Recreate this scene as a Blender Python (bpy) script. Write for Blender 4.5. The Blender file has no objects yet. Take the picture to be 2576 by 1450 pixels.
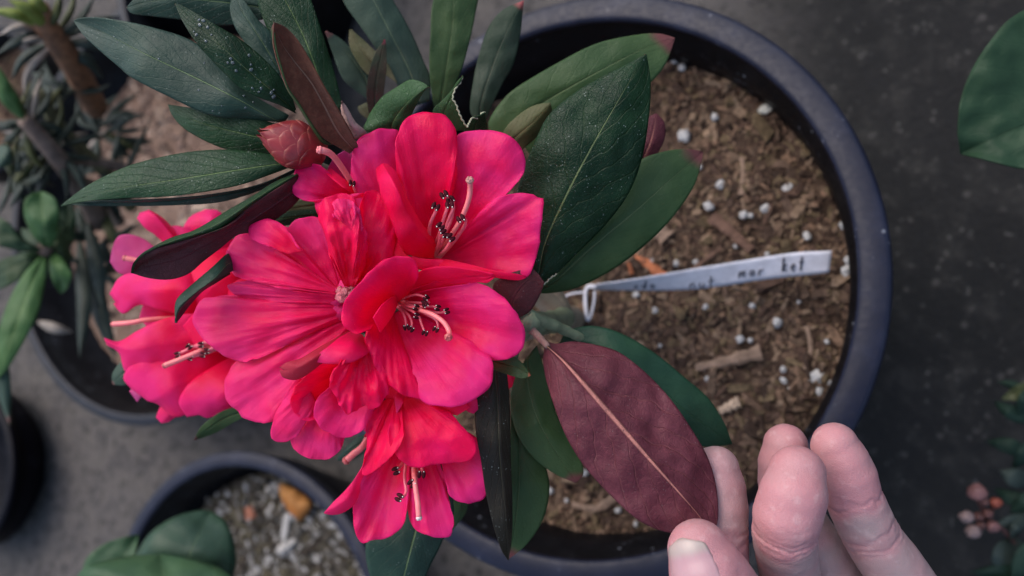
import bpy, math, random
import numpy as np
from mathutils import Vector, Matrix, noise as mnoise

random.seed(7)
RNG = np.random.default_rng(7)
scene = bpy.context.scene
COL = scene.collection

# ------------------------------------------------------------------ camera
TILT = (0.50, 0.10)          # direction of straight down, seen by the camera
FPX = 1288 / 0.66            # focal length in photo pixels (2576 wide)
RIM_Z, RIM_D = 0.235, 0.3147 # pot rim height, and camera height above it
CAM_Z = RIM_Z + RIM_D
_n = np.array([TILT[0], TILT[1], 1.0]); _n /= np.linalg.norm(_n)   # down, in (right, down, forward)
_U = -_n
_X = np.array([1.0, 0, 0]); _X = _X - _X.dot(_U) * _U; _X /= np.linalg.norm(_X)
_Y = np.array([0, -1.0, 0]); _Y = _Y - _Y.dot(_U) * _U - _Y.dot(_X) * _X; _Y /= np.linalg.norm(_Y)
RC2W = np.array([_X, _Y, _U])             # rows: world axes in camera (right,down,fwd)
CAM = np.array([0, 0, CAM_Z])

cam_data = bpy.data.cameras.new("camera")
cam = bpy.data.objects.new("camera", cam_data); COL.objects.link(cam)
rot = np.column_stack([RC2W @ np.array([1, 0, 0]), RC2W @ np.array([0, -1, 0]), RC2W @ np.array([0, 0, -1])])
M4 = Matrix([list(rot[0]) + [0], list(rot[1]) + [0], list(rot[2]) + [CAM_Z], [0, 0, 0, 1]])
cam.matrix_world = M4
cam_data.sensor_width = 36; cam_data.lens = 18 / 0.66
cam_data.clip_start = 0.01; cam_data.clip_end = 50
cam_data.dof.use_dof = True; cam_data.dof.focus_distance = 0.202
cam_data.dof.aperture_fstop = 9.8
scene.camera = cam

# ------------------------------------------------------------------ world, sun, exposure
SUN_EL, SUN_ROT = math.radians(58), math.radians(-35)
world = bpy.data.worlds.new("World"); scene.world = world; world.use_nodes = True
wn = world.node_tree; wn.nodes.clear()
sky = wn.nodes.new("ShaderNodeTexSky"); sky.sky_type = 'NISHITA'; sky.sun_disc = False
sky.sun_elevation = SUN_EL; sky.sun_rotation = SUN_ROT
sky.air_density = 1.0; sky.dust_density = 3.0; sky.ozone_density = 1.0
bg = wn.nodes.new("ShaderNodeBackground"); bg.inputs[1].default_value = 0.105
wo = wn.nodes.new("ShaderNodeOutputWorld")
wn.links.new(sky.outputs[0], bg.inputs[0]); wn.links.new(bg.outputs[0], wo.inputs[0])
sd = bpy.data.lights.new("sun", 'SUN'); sd.energy = 0.85; sd.angle = math.radians(65); sd.color = (1.0, 0.93, 0.88)
sun = bpy.data.objects.new("sun", sd); COL.objects.link(sun)
sdir = Vector((math.sin(SUN_ROT) * math.cos(SUN_EL), math.cos(SUN_ROT) * math.cos(SUN_EL), math.sin(SUN_EL)))
sun.rotation_euler = sdir.to_track_quat('Z', 'Y').to_euler(); sun.location = (0, 0, 2)
scene.view_settings.view_transform = 'Standard'; scene.view_settings.look = 'None'
scene.view_settings.gamma = 1; scene.view_settings.use_curve_mapping = False
scene.view_settings.exposure = 1.25

# ------------------------------------------------------------------ helpers: points
def P(x, y, h):
    """point seen at photo pixel (x, y), h mm nearer than the focus distance of 0.2 m"""
    d = 0.200 - h / 1000.0
    c = np.array([(x - 1288) / FPX * d, (y - 725) / FPX * d, d])
    return CAM + RC2W @ c
def PA(a):
    a = np.asarray(a, float); d = 0.200 - a[..., 2] / 1000.0
    c = np.stack([(a[..., 0] - 1288) / FPX * d, (a[..., 1] - 725) / FPX * d, d], -1)
    return CAM + c @ RC2W.T
def G(x, y, z):
    """point on the level plane z under photo pixel (x, y)"""
    v = RC2W @ np.array([(x - 1288) / FPX, (y - 725) / FPX, 1.0])
    return CAM + v * ((z - CAM_Z) / v[2])
def crv(pts, n):
    """Catmull-Rom through pts, n samples, by arc length"""
    p = np.asarray(pts, float)
    if len(p) == 2: return p[0] + (p[1] - p[0]) * np.linspace(0, 1, n)[:, None]
    e = np.vstack([2 * p[0] - p[1], p, 2 * p[-1] - p[-2]])
    out = []
    for i in range(len(p) - 1):
        a, b, c, d = e[i:i + 4]; t = np.linspace(0, 1, 16, endpoint=False)[:, None]
        out.append(.5 * ((2 * b) + (c - a) * t + (2 * a - 5 * b + 4 * c - d) * t ** 2 + (3 * b - a - 3 * c + d) * t ** 3))
    q = np.vstack(out + [p[-1:]])
    w = q.copy(); 
    s = np.r_[0, np.cumsum(np.linalg.norm(np.diff(w, axis=0), axis=1) + 1e-9)]; s /= s[-1]
    t = np.linspace(0, 1, n)
    return np.stack([np.interp(t, s, q[:, k]) for k in range(p.shape[1])], 1)
def prof(vals, n):
    v = np.asarray(vals, float)
    return crv(np.stack([np.arange(len(v)) * 1.0, v], 1), n)[:, 1] if len(v) > 2 else np.interp(np.linspace(0, 1, n), np.linspace(0, 1, len(v)), v)
def nz(a, s, seed=0.0, oct=3):
    """fractal noise at world points a, feature size s (m)"""
    a = np.asarray(a); sh = a.shape[:-1]; f = a.reshape(-1, 3) / s + seed
    return np.array([mnoise.fractal(Vector(q), 1.0, 2.0, oct, noise_basis='PERLIN_ORIGINAL') for q in f]).reshape(sh)

# ------------------------------------------------------------------ helpers: objects
def tag(o, label=None, cat=None, group=None, kind=None):
    if label: o['label'] = label
    if cat: o['category'] = cat
    if group: o['group'] = group
    if kind: o['kind'] = kind
    return o
def empty(name, loc, label=None, cat=None, group=None):
    o = bpy.data.objects.new(name, None); COL.objects.link(o); o.location = Vector(loc); o.empty_display_size = .01
    return tag(o, label, cat, group)
def root_loc(p):
    l = Vector((0, 0, 0))
    while p is not None: l = l + p.location; p = p.parent
    return l
def mesh_obj(name, verts, faces, mats, parent=None, uv=None, fmat=None, smooth=True, attrs=None, origin=None):
    v = np.asarray(verts, float).reshape(-1, 3)
    me = bpy.data.meshes.new(name)
    off = np.array(root_loc(parent)) if parent is not None else np.zeros(3)
    if origin is not None: off = np.array(origin, float)
    me.from_pydata((v - off).tolist(), [], [tuple(int(k) for k in f) for f in faces])
    for m in (mats if isinstance(mats, (list, tuple)) else [mats]): me.materials.append(m)
    if fmat is not None: me.polygons.foreach_set("material_index", np.asarray(fmat, np.int32))
    if smooth: me.polygons.foreach_set("use_smooth", np.ones(len(me.polygons), bool))
    if uv is not None:
        lay = me.uv_layers.new(name="UVMap")
        vi = np.empty(len(me.loops), np.int32); me.loops.foreach_get("vertex_index", vi)
        lay.data.foreach_set("uv", np.asarray(uv, float).reshape(-1, 2)[vi].ravel())
    if attrs:
        for k, val in attrs.items():
            at = me.attributes.new(k, 'FLOAT', 'POINT'); at.data.foreach_set("value", np.asarray(val, float).ravel())
    me.update()
    o = bpy.data.objects.new(name, me); COL.objects.link(o)
    if parent is not None: o.parent = parent
    if origin is not None: o.location = Vector(origin)
    return o
def grid_faces(nu, nv, base=0, flip=False, wrap=False):
    f = []
    for i in range(nu - 1):
        for j in range(nv if wrap else nv - 1):
            k = (j + 1) % nv
            q = (base + i * nv + j, base + i * nv + k, base + (i + 1) * nv + k, base + (i + 1) * nv + j)
            f.append(q[::-1] if flip else q)
    return f
class MB:
    """collects pieces into one mesh"""
    def __init__(s): s.v = []; s.f = []; s.m = []; s.n = 0; s.uv = []
    def add(s, v, f, m=0, uv=None):
        v = np.asarray(v, float).reshape(-1, 3); s.v.append(v); s.f += [tuple(k + s.n for k in q) for q in f]; s.m += [m] * len(f)
        s.uv.append(np.zeros((len(v), 2)) if uv is None else np.asarray(uv).reshape(-1, 2)); s.n += len(v)
    def build(s, name, mats, parent=None, **k):
        return mesh_obj(name, np.vstack(s.v), s.f, mats, parent, uv=np.vstack(s.uv), fmat=s.m, **k)
def tube(mb, path, rad, n=10, m=0, cap=True, flat=1.0):
    """swept tube along world path, rad per point (m)"""
    p = np.asarray(path, float); r = np.broadcast_to(np.asarray(rad, float), (len(p),))
    t = np.gradient(p, axis=0); t /= np.linalg.norm(t, axis=1)[:, None] + 1e-12
    a = np.cross(t[0], [0.3, 0.2, 1.0]); a /= np.linalg.norm(a)
    V = []
    for i in range(len(p)):
        a = a - a.dot(t[i]) * t[i]; a /= np.linalg.norm(a); b = np.cross(t[i], a)
        th = np.linspace(0, 2 * np.pi, n, endpoint=False)
        V.append(p[i] + r[i] * (np.cos(th)[:, None] * a + flat * np.sin(th)[:, None] * b))
    V = np.vstack(V); f = grid_faces(len(p), n, wrap=True)
    uv = np.stack(np.meshgrid(np.linspace(0, 1, len(p)), np.linspace(0, 1, n), indexing='ij'), -1).reshape(-1, 2)
    if cap:
        f.append(tuple(range(n))[::-1]); f.append(tuple(range(n * (len(p) - 1), n * len(p))))
    mb.add(V, f, m, uv)
def blob(mb, c, ax, m=0, nu=10, nv=14, power=1.0, rough=0.0, seed=0):
    """ellipsoid at world c with 3 axis vectors (rows of ax)"""
    th = np.linspace(0, np.pi, nu); ph = np.linspace(0, 2 * np.pi, nv, endpoint=False)
    T, H = np.meshgrid(th, ph, indexing='ij')
    u = np.stack([np.sin(T) * np.cos(H), np.sin(T) * np.sin(H), np.cos(T)], -1)
    if rough: u = u * (1 + rough * nz(u + seed * 3.1, .6, seed, 3))[..., None]
    V = np.asarray(c) + u @ np.asarray(ax, float)
    mb.add(V, grid_faces(nu, nv, wrap=True, flip=True), m)
def frame(d):
    d = np.asarray(d, float); d = d / np.linalg.norm(d); a = np.cross(d, [0.31, 0.17, 0.93]); a /= np.linalg.norm(a)
    return a, np.cross(d, a), d

# ------------------------------------------------------------------ helpers: materials
def node_mat(name):
    m = bpy.data.materials.new(name); m.use_nodes = True; nt = m.node_tree
    return m, nt, nt.nodes["Principled BSDF"]
class NT:
    def __init__(s, nt): s.nt = nt
    def n(s, t, **k):
        o = s.nt.nodes.new(t)
        for a, b in k.items(): setattr(o, a, b)
        return o
    def put(s, sock, v):
        if isinstance(v, bpy.types.NodeSocket): s.nt.links.new(v, sock)
        else: sock.default_value = v
    def math(s, op, a, b=0.0, c=None, clamp=False):
        o = s.n("ShaderNodeMath", operation=op); o.use_clamp = clamp; s.put(o.inputs[0], a); s.put(o.inputs[1], b)
        if c is not None: s.put(o.inputs[2], c)
        return o.outputs[0]
    def mix(s, f, a, b, mode='MIX'):
        o = s.n("ShaderNodeMix", data_type='RGBA', blend_type=mode); s.put(o.inputs[0], f)
        s.put(o.inputs[6], a if isinstance(a, bpy.types.NodeSocket) else (*a, 1)); s.put(o.inputs[7], b if isinstance(b, bpy.types.NodeSocket) else (*b, 1))
        return o.outputs[2]
    def ramp(s, v, a, b, lo=0.0, hi=1.0):
        o = s.n("ShaderNodeMapRange", interpolation_type='SMOOTHSTEP'); s.put(o.inputs[0], v); s.put(o.inputs[1], a); s.put(o.inputs[2], b)
        o.inputs[3].default_value = lo; o.inputs[4].default_value = hi
        return o.outputs[0]
    def coord(s, which="Object"): return s.n("ShaderNodeTexCoord").outputs[which]
    def uv(s):
        o = s.n("ShaderNodeUVMap"); o.uv_map = "UVMap"; x = s.n("ShaderNodeSeparateXYZ"); s.put(x.inputs[0], o.outputs[0])
        return o.outputs[0], x.outputs[0], x.outputs[1]
    def scale(s, v, sc):
        o = s.n("ShaderNodeMapping"); s.put(o.inputs[0], v); o.inputs[3].default_value = sc; return o.outputs[0]
    def noise(s, v, sc, det=3.0, rough=0.5, dist=0.0):
        o = s.n("ShaderNodeTexNoise"); s.put(o.inputs["Vector"], v); o.inputs["Scale"].default_value = sc; o.inputs["Detail"].default_value = det
        o.inputs["Roughness"].default_value = rough; o.inputs["Distortion"].default_value = dist; return o.outputs["Fac"]
    def voro(s, v, sc, feature='F1', rnd=1.0):
        o = s.n("ShaderNodeTexVoronoi", feature=feature); s.put(o.inputs["Vector"], v); o.inputs["Scale"].default_value = sc
        o.inputs["Randomness"].default_value = rnd
        return o
    def bump(s, h, dist, strength=1.0, normal=None):
        o = s.n("ShaderNodeBump"); s.put(o.inputs["Height"], h); o.inputs["Distance"].default_value = dist; o.inputs["Strength"].default_value = strength
        if normal is not None: s.put(o.inputs["Normal"], normal)
        return o.outputs[0]

def petal_material(name, deep, light, k_light=0.5):
    m, nt, b = node_mat(name); t = NT(nt); uvv, u, v = t.uv(); oc = t.coord()
    st = t.scale(uvv, (2.4, 17.0, 1)); streak = t.noise(st, 1.0, 4, .6, .3)
    blot = t.noise(oc, 95, 2, .5)
    f = t.math('ADD', t.math('MULTIPLY', t.ramp(u, 0.15, 0.95), k_light), t.math('MULTIPLY', t.math('SUBTRACT', blot, .5), 1.9), clamp=True)
    c = t.mix(f, deep, light)  # lobes blend to a paler pink: pigment plus sky sheen painted in
    c = t.mix(t.ramp(streak, .60, .72, 0, .32), c, tuple(x * .8 for x in deep))
    c = t.mix(t.ramp(u, .10, .42, .40, 0), c, tuple(x * .80 for x in deep))  # throat pigment, darkened further to paint more shading into the funnel
    fleck = t.voro(oc, 900).outputs["Distance"]
    c = t.mix(t.ramp(fleck, .0, .16, .22, 0), c, (0.95, .45, .55))
    t.put(b.inputs["Base Color"], c)
    t.put(b.inputs["Roughness"], t.ramp(blot, .3, .7, .40, .55)); b.inputs["Specular IOR Level"].default_value = .32
    b.inputs["Sheen Weight"].default_value = .05; b.inputs["Sheen Roughness"].default_value = .4; b.inputs["Sheen Tint"].default_value = (1, .55, .85, 1)
    hh = t.math('ADD', t.math('MULTIPLY', streak, .8), t.math('MULTIPLY', t.noise(oc, 1500, 3), .5))
    t.put(b.inputs["Normal"], t.bump(hh, .00030, .8))
    tr = t.n("ShaderNodeBsdfTranslucent"); t.put(tr.inputs[0], c)
    mx = t.n("ShaderNodeMixShader"); mx.inputs[0].default_value = .56
    nt.links.new(b.outputs[0], mx.inputs[1]); nt.links.new(tr.outputs[0], mx.inputs[2])
    nt.links.new(mx.outputs[0], nt.nodes["Material Output"].inputs[0])
    return m
PETAL = petal_material("petal_inside", (0.95, 0.0, 0.098), (0.95, 0.032, 0.29), .84)
PETAL_RED = petal_material("petal_scarlet", (0.95, 0.0, 0.080), (0.96, 0.005, 0.17), .65)
PETAL_BACK = petal_material("petal_back", (0.95, 0.005, 0.135), (0.95, 0.040, 0.28), .84)
PETAL_MAUVE = petal_material("petal_mauve", (0.72, 0.05, 0.25), (0.72, 0.13, 0.40), .6)
PETAL_FADED = petal_material("petal_faded", (0.62, 0.03, 0.07), (0.58, 0.05, 0.11), .6)

def leaf_material(name, col, col2, rib, gloss=.38, specks=.35, veins=1.0, ribw=.05, under=False, tip=None, retic=1.0, sheen=0.0):
    m, nt, b = node_mat(name); t = NT(nt); uvv, u, v = t.uv(); oc = t.coord()
    av = t.math('ABSOLUTE', v)
    big = t.noise(oc, 55, 3, .6); fine = t.noise(oc, 900, 3, .6)
    c = t.mix(t.ramp(big, .35, .68), col, col2)
    # lateral veins leave the midrib at a slant
    wob = t.math('MULTIPLY', t.math('SUBTRACT', t.noise(oc, 160, 2), .5), .10)
    s = t.math('ADD', t.math('SUBTRACT', t.math('MULTIPLY', u, 1.0), t.math('MULTIPLY', av, .34)), wob)
    w = t.math('ABSOLUTE', t.math('SINE', t.math('MULTIPLY', s, 25.0)))
    lat = t.ramp(w, 0.0, .22, 1, 0)
    vo = t.voro(oc, 620, 'DISTANCE_TO_EDGE').outputs["Distance"]
    vo2 = t.voro(oc, 1500, 'DISTANCE_TO_EDGE').outputs["Distance"]
    ret = t.ramp(vo, 0.0, .10, 1, 0); ret2 = t.ramp(vo2, 0, .12, 1, 0)
    wd = t.math('MULTIPLY', t.math('SUBTRACT', 1.15, u), ribw)
    mid = t.n("ShaderNodeMapRange", interpolation_type='SMOOTHSTEP'); t.put(mid.inputs[0], av); t.put(mid.inputs[1], t.math('MULTIPLY', wd, .35)); t.put(mid.inputs[2], wd)
    mid.inputs[3].default_value = 1; mid.inputs[4].default_value = 0; midf = mid.outputs[0]
    lightv = tuple(x * .55 + y * .45 for x, y in zip(col, rib))
    c = t.mix(t.math('MULTIPLY', lat, .15 * veins), c, lightv)
    c = t.mix(t.math('MULTIPLY', t.math('MULTIPLY', ret, t.ramp(t.noise(oc, 160, 3), .46, .66)), .08 * retic), c, lightv)
    if under: c = t.mix(t.ramp(t.noise(oc, 500, 4, .7), .40, .70, 0, .22), c, tuple(min(1, x * 1.9) for x in col2))
    c = t.mix(t.math('MULTIPLY', midf, .9), c, rib)
    if specks:
        sp = t.voro(oc, 1150); spf = t.math('MULTIPLY', t.ramp(sp.outputs["Distance"], .10, .22, 1, 0), t.ramp(t.noise(oc, 300, 3), .50, .66))
        c = t.mix(t.math('MULTIPLY', spf, specks), c, (.50, .55, .50))
    if tip is not None:
        c = t.mix(t.ramp(t.math('ADD', u, t.math('MULTIPLY', t.math('SUBTRACT', big, .5), .12)), .90, .97), c, tip)
    t.put(b.inputs["Base Color"], c)
    t.put(b.inputs["Roughness"], t.math('ADD', t.math('MULTIPLY', fine, .25), gloss - .1)); b.inputs["Specular IOR Level"].default_value = .20 if not under else .2
    if sheen: b.inputs["Sheen Weight"].default_value = sheen; b.inputs["Sheen Roughness"].default_value = .6
    h = t.math('ADD', t.math('MULTIPLY', lat, -.45 * veins), t.math('ADD', t.math('MULTIPLY', ret, -.22 * retic), t.math('MULTIPLY', ret2, -.14 * retic)))
    h = t.math('ADD', h, t.math('MULTIPLY', fine, .6))
    h = t.math('ADD', h, t.math('MULTIPLY', midf, 1.2 if under else -1.2))
    t.put(b.inputs["Normal"], t.bump(h, .00030, .9))
    tr = t.n("ShaderNodeBsdfTranslucent"); t.put(tr.inputs[0], c)
    mx = t.n("ShaderNodeMixShader"); mx.inputs[0].default_value = .08
    nt.links.new(b.outputs[0], mx.inputs[1]); nt.links.new(tr.outputs[0], mx.inputs[2]); nt.links.new(mx.outputs[0], nt.nodes["Material Output"].inputs[0])
    return m
LEAF_DARK = leaf_material("leaf_dark", (.008, .030, .011), (.015, .048, .016), (.11, .17, .06), .36, .5)
LEAF_MIDG = leaf_material("leaf_fresh_dark", (.022, .060, .022), (.035, .085, .030), (.12, .19, .07), .38, .5, .8, .05, retic=.8)
LEAF_GLOSS = leaf_material("leaf_glossy", (.004, .020, .007), (.009, .034, .011), (.13, .17, .07), .33, .45, 1.0, .035)
LEAF_SMOOTH = leaf_material("leaf_smooth", (.028, .060, .020), (.044, .080, .028), (.095, .14, .06), .48, .08, .35, .05, tip=(.12, .04, .04), retic=.15)
LEAF_BLUE = leaf_material("leaf_bluish", (.014, .036, .026), (.022, .050, .034), (.12, .18, .08), .42, .35, .5, .045, retic=.4)
LEAF_GREY = leaf_material("leaf_greyish", (.038, .066, .046), (.052, .082, .058), (.13, .18, .11), .55, .1, .3, .06, tip=(.22, .10, .09), retic=.1)
LEAF_BRIGHT = leaf_material("leaf_bright", (.040, .095, .028), (.062, .13, .04), (.14, .22, .08), .45, 0, .5, .07, retic=.1)
LEAF_OLIVE = leaf_material("leaf_olive", (.07, .08, .03), (.11, .10, .05), (.2, .17, .08), .5, .1, .4, .05, retic=.2)
UNDER_WINE = leaf_material("underside_wine", (.070, .014, .022), (.106, .026, .036), (.42, .17, .14), .46, .12, 1.25, .085, under=True, retic=.7, sheen=.0)
UNDER_DARK = leaf_material("underside_dark", (.045, .012, .014), (.075, .018, .022), (.10, .020, .030), .42, .22, .5, .09, under=True, retic=.9)
UNDER_FELT = leaf_material("underside_felt", (.10, .032, .017), (.175, .070, .040), (.25, .14, .095), .75, .0, .2, .10, under=True, retic=.5, sheen=.08)
UNDER_PALE = leaf_material("underside_pale", (.09, .10, .06), (.13, .13, .085), (.2, .2, .12), .6, .0, .3, .06, under=True, retic=.3)

def plain(name, col, rough=.5, bumpd=0, bs=800, var=.25, spec=.5, vs=200, sss=0):
    m, nt, b = node_mat(name); t = NT(nt); oc = t.coord()
    n1 = t.noise(oc, vs, 4, .6)
    t.put(b.inputs["Base Color"], t.mix(t.ramp(n1, .3, .7), tuple(x * (1 - var) for x in col), tuple(min(1, x * (1 + var)) for x in col)))
    b.inputs["Roughness"].default_value = rough; b.inputs["Specular IOR Level"].default_value = spec
    if bumpd: t.put(b.inputs["Normal"], t.bump(t.noise(oc, bs, 4, .6), bumpd, 1))
    if sss: b.inputs["Subsurface Weight"].default_value = sss; b.inputs["Subsurface Radius"].default_value = (.002, .0008, .0006); b.inputs["Subsurface Scale"].default_value = 1
    return m
STEM_TWIG = plain("twig_bark", (.16, .13, .09), .75, .0002, 700)
STEM_GREEN = plain("twig_green", (.14, .17, .10), .6, .0002, 900)
FILAMENT = plain("filament_pink", (.78, .16, .22), .4, 0, var=.1, sss=.2)
STYLE = plain("style_pink", (.82, .20, .21), .4, 0, var=.12, sss=.2)
STIGMA = plain("stigma_red", (.55, .09, .09), .3, .0001, 2500, spec=.7)
ANTHER = plain("anther_maroon", (.045, .003, .008), .6, 0, var=.3, spec=.12)
PORE = plain("anther_pore", (.85, .80, .70), .5, 0, var=.05)
CREAM = plain("torn_edge_cream", (.42, .42, .28), .8, .0002, 1500)

WATER, _nt, _b = node_mat("water_drop"); _b.inputs["Base Color"].default_value = (.30, .36, .38, 1); _b.inputs["Roughness"].default_value = .04; _b.inputs["IOR"].default_value = 1.33
_b.inputs["Transmission Weight"].default_value = .75; _b.inputs["Specular IOR Level"].default_value = 1.0
# ================================================================== the setting
def ground_material():
    m, nt, b = node_mat("dark_concrete"); t = NT(nt); oc = t.coord()
    x = t.n("ShaderNodeSeparateXYZ"); t.put(x.inputs[0], oc)
    big = t.noise(oc, 5, 4, .6); fine = t.noise(oc, 260, 5, .7); mid = t.noise(oc, 45, 4, .65)
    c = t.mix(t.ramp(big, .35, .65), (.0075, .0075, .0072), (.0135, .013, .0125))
    # ground turns paler towards the left, along a ragged boundary
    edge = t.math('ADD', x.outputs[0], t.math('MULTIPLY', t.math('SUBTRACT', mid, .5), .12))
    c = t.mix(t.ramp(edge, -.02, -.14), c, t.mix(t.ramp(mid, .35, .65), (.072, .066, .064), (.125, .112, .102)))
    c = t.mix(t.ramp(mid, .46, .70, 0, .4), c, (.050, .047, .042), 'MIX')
    sp = t.voro(oc, 210); c = t.mix(t.math('MULTIPLY', t.ramp(sp.outputs["Distance"], .10, .34, 1, 0), t.ramp(t.noise(oc, 90, 4), .50, .66, 0, .6)), c, (.13, .125, .115))
    g2 = t.voro(oc, 120); c = t.mix(t.math('MULTIPLY', t.ramp(g2.outputs['Distance'], .14, .36, 1, 0), t.ramp(t.noise(oc, 60, 4, .7), .52, .60, 0, .35)), c, (.13, .12, .11))
    c = t.mix(t.ramp(t.noise(oc, 95, 5, .75), .50, .36, 0, .75), c, (.010, .010, .010))
    c = t.mix(t.ramp(fine, .45, .30, 0, .7), c, (.012, .012, .012))
    t.put(b.inputs["Base Color"], c); b.inputs["Roughness"].default_value = .85; b.inputs["Specular IOR Level"].default_value = .25
    t.put(b.inputs["Normal"], t.bump(t.math('ADD', fine, mid), .004, .8))
    return m
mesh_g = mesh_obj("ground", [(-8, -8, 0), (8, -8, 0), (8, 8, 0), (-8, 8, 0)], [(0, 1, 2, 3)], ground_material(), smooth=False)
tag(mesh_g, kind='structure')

def pot_material(name, base, dust, spec=.3):
    m, nt, b = node_mat(name); t = NT(nt); oc = t.coord()
    n1 = t.noise(oc, 60, 5, .65); n2 = t.noise(oc, 420, 4, .6)
    c = t.mix(t.ramp(n1, .42, .72), base, dust)
    sp = t.voro(oc, 230); c = t.mix(t.math('MULTIPLY', t.ramp(sp.outputs["Distance"], .08, .24, 1, 0), t.ramp(n1, .52, .64, 0, .8)), c, (.20, .21, .24))
    t.put(b.inputs["Base Color"], c); t.put(b.inputs["Roughness"], t.ramp(n2, .3, .7, .36, .55)); b.inputs["Specular IOR Level"].default_value = spec
    t.put(b.inputs["Normal"], t.bump(n2, .00016, .5))
    return m
POT = pot_material("black_plastic", (.0025, .0025, .0035), (.006, .006, .0075), .15)
POT_RIM = pot_material("scuffed_rim_plastic", (.0050, .0065, .018), (.011, .0135, .030), .28)
POT_RIM2 = pot_material("dull_rim_plastic", (.005, .0055, .010), (.010, .011, .017), .3)
POT_INK = pot_material("dark_plastic", (.0012, .0012, .003), (.002, .002, .004), .1)
POT_INK_RIM = pot_material("dark_rim_plastic", (.002, .002, .005), (.003, .003, .007), .12)

def lathe(name, prof_rz, c, mat, parent=None, n=160, wob=0.0, **k):
    p = np.array(prof_rz, float); th = np.linspace(0, 2 * np.pi, n, endpoint=False)
    w = 1 + wob * np.sin(2 * th + .6) 
    V = np.stack([c[0] + p[:, 0, None] * np.cos(th) * w, c[1] + p[:, 0, None] * np.sin(th) * w, c[2] + p[:, 1, None] + 0 * th], -1)
    return mesh_obj(name, V.reshape(-1, 3), grid_faces(len(p), n, wrap=True), mat, parent, **k)
def arc(cr, cz, r, a0, a1, n=6):
    return [(cr + r * math.cos(math.radians(a)), cz + r * math.sin(math.radians(a))) for a in np.linspace(a0, a1, n)]
def pot(c, R, lip, H, label, mats=(None, None), wob=0.0, floor=True):
    """c = centre of the rim top (world); R outer radius; lip width of the flat rim"""
    t = empty("plant_pot", (c[0], c[1], 0), label, "plant pot")
    rb = R * .80
    ri = R - lip
    out = [(0.001, -H + .001), (rb * .92, -H + .001)] + arc(rb - .004, -H + .005, .004, -90, 0, 4) + [(R - lip * .55, -.032), (R - lip * .5, -.026)]
    inn = [(ri + .001, -.004), (ri - .001, -.014), (ri - .0032, -.018), (ri - .0042, -.030), (rb - .004, -H + .006), (0.001, -H + .006)]
    lathe("body", out + [(R - lip * .5, -.012)], c, mats[0], t, wob=wob)
    lathe("wall", [(ri + .002, -.003)] + inn[1:], c, mats[0], t, wob=wob)
    rim = [(R - lip * .52, -.012), (R - .002, -.013)] + arc(R - .0016, -.0025, .0022, -30, 90, 6) + [(R - lip * .5, .0007)] + arc(ri + .002, -.0018, .0022, 90, 190, 6) + [(ri + .0015, -.006)]
    lathe("rim", rim, c, mats[1], t, wob=wob)
    return t, ri
def circ3(pts, z):
    a, b, c = [G(*p, z)[:2] for p in pts]
    d = 2 * (a[0] * (b[1] - c[1]) + b[0] * (c[1] - a[1]) + c[0] * (a[1] - b[1]))
    ux = ((a @ a) * (b[1] - c[1]) + (b @ b) * (c[1] - a[1]) + (c @ c) * (a[1] - b[1])) / d
    uy = ((a @ a) * (c[0] - b[0]) + (b @ b) * (a[0] - c[0]) + (c @ c) * (b[0] - a[0])) / d
    return np.array([ux, uy, z]), math.hypot(a[0] - ux, a[1] - uy)

PC = G(1414.6, 713.6, RIM_Z); PR = .130
pot(PC, PR, .0112, RIM_Z - .001, "large round black plant pot with a wide scuffed rim holding the pink-flowered rhododendron", (POT, POT_RIM), .006)

# ------------------------------------------------------------------ soil
def grain_mats(cols, rough=.9):
    return [plain("soil_grain", c, rough, .0006, 500, .35, .2, 350) for c in cols]
SOIL_COLS = [(.045, .028, .020), (.088, .057, .040), (.120, .080, .054), (.185, .128, .086), (.070, .042, .030), (.105, .075, .043), (.14, .088, .058)]
SOIL_M = grain_mats(SOIL_COLS)
def soil_base(name, cols):
    m, nt, b = node_mat(name); t = NT(nt); oc = t.coord()
    c = t.mix(t.ramp(t.noise(oc, 220, 5, .7), .35, .65), cols[0], cols[1]); c = t.mix(t.ramp(t.noise(oc, 70, 4, .6), .45, .68, 0, .6), c, cols[2])
    t.put(b.inputs["Base Color"], c); b.inputs["Roughness"].default_value = .95; b.inputs["Specular IOR Level"].default_value = .15
    t.put(b.inputs["Normal"], t.bump(t.noise(oc, 380, 5, .7), .003, 1)); return m
SB = soil_base("soil_base", SOIL_COLS[0:3])
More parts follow.
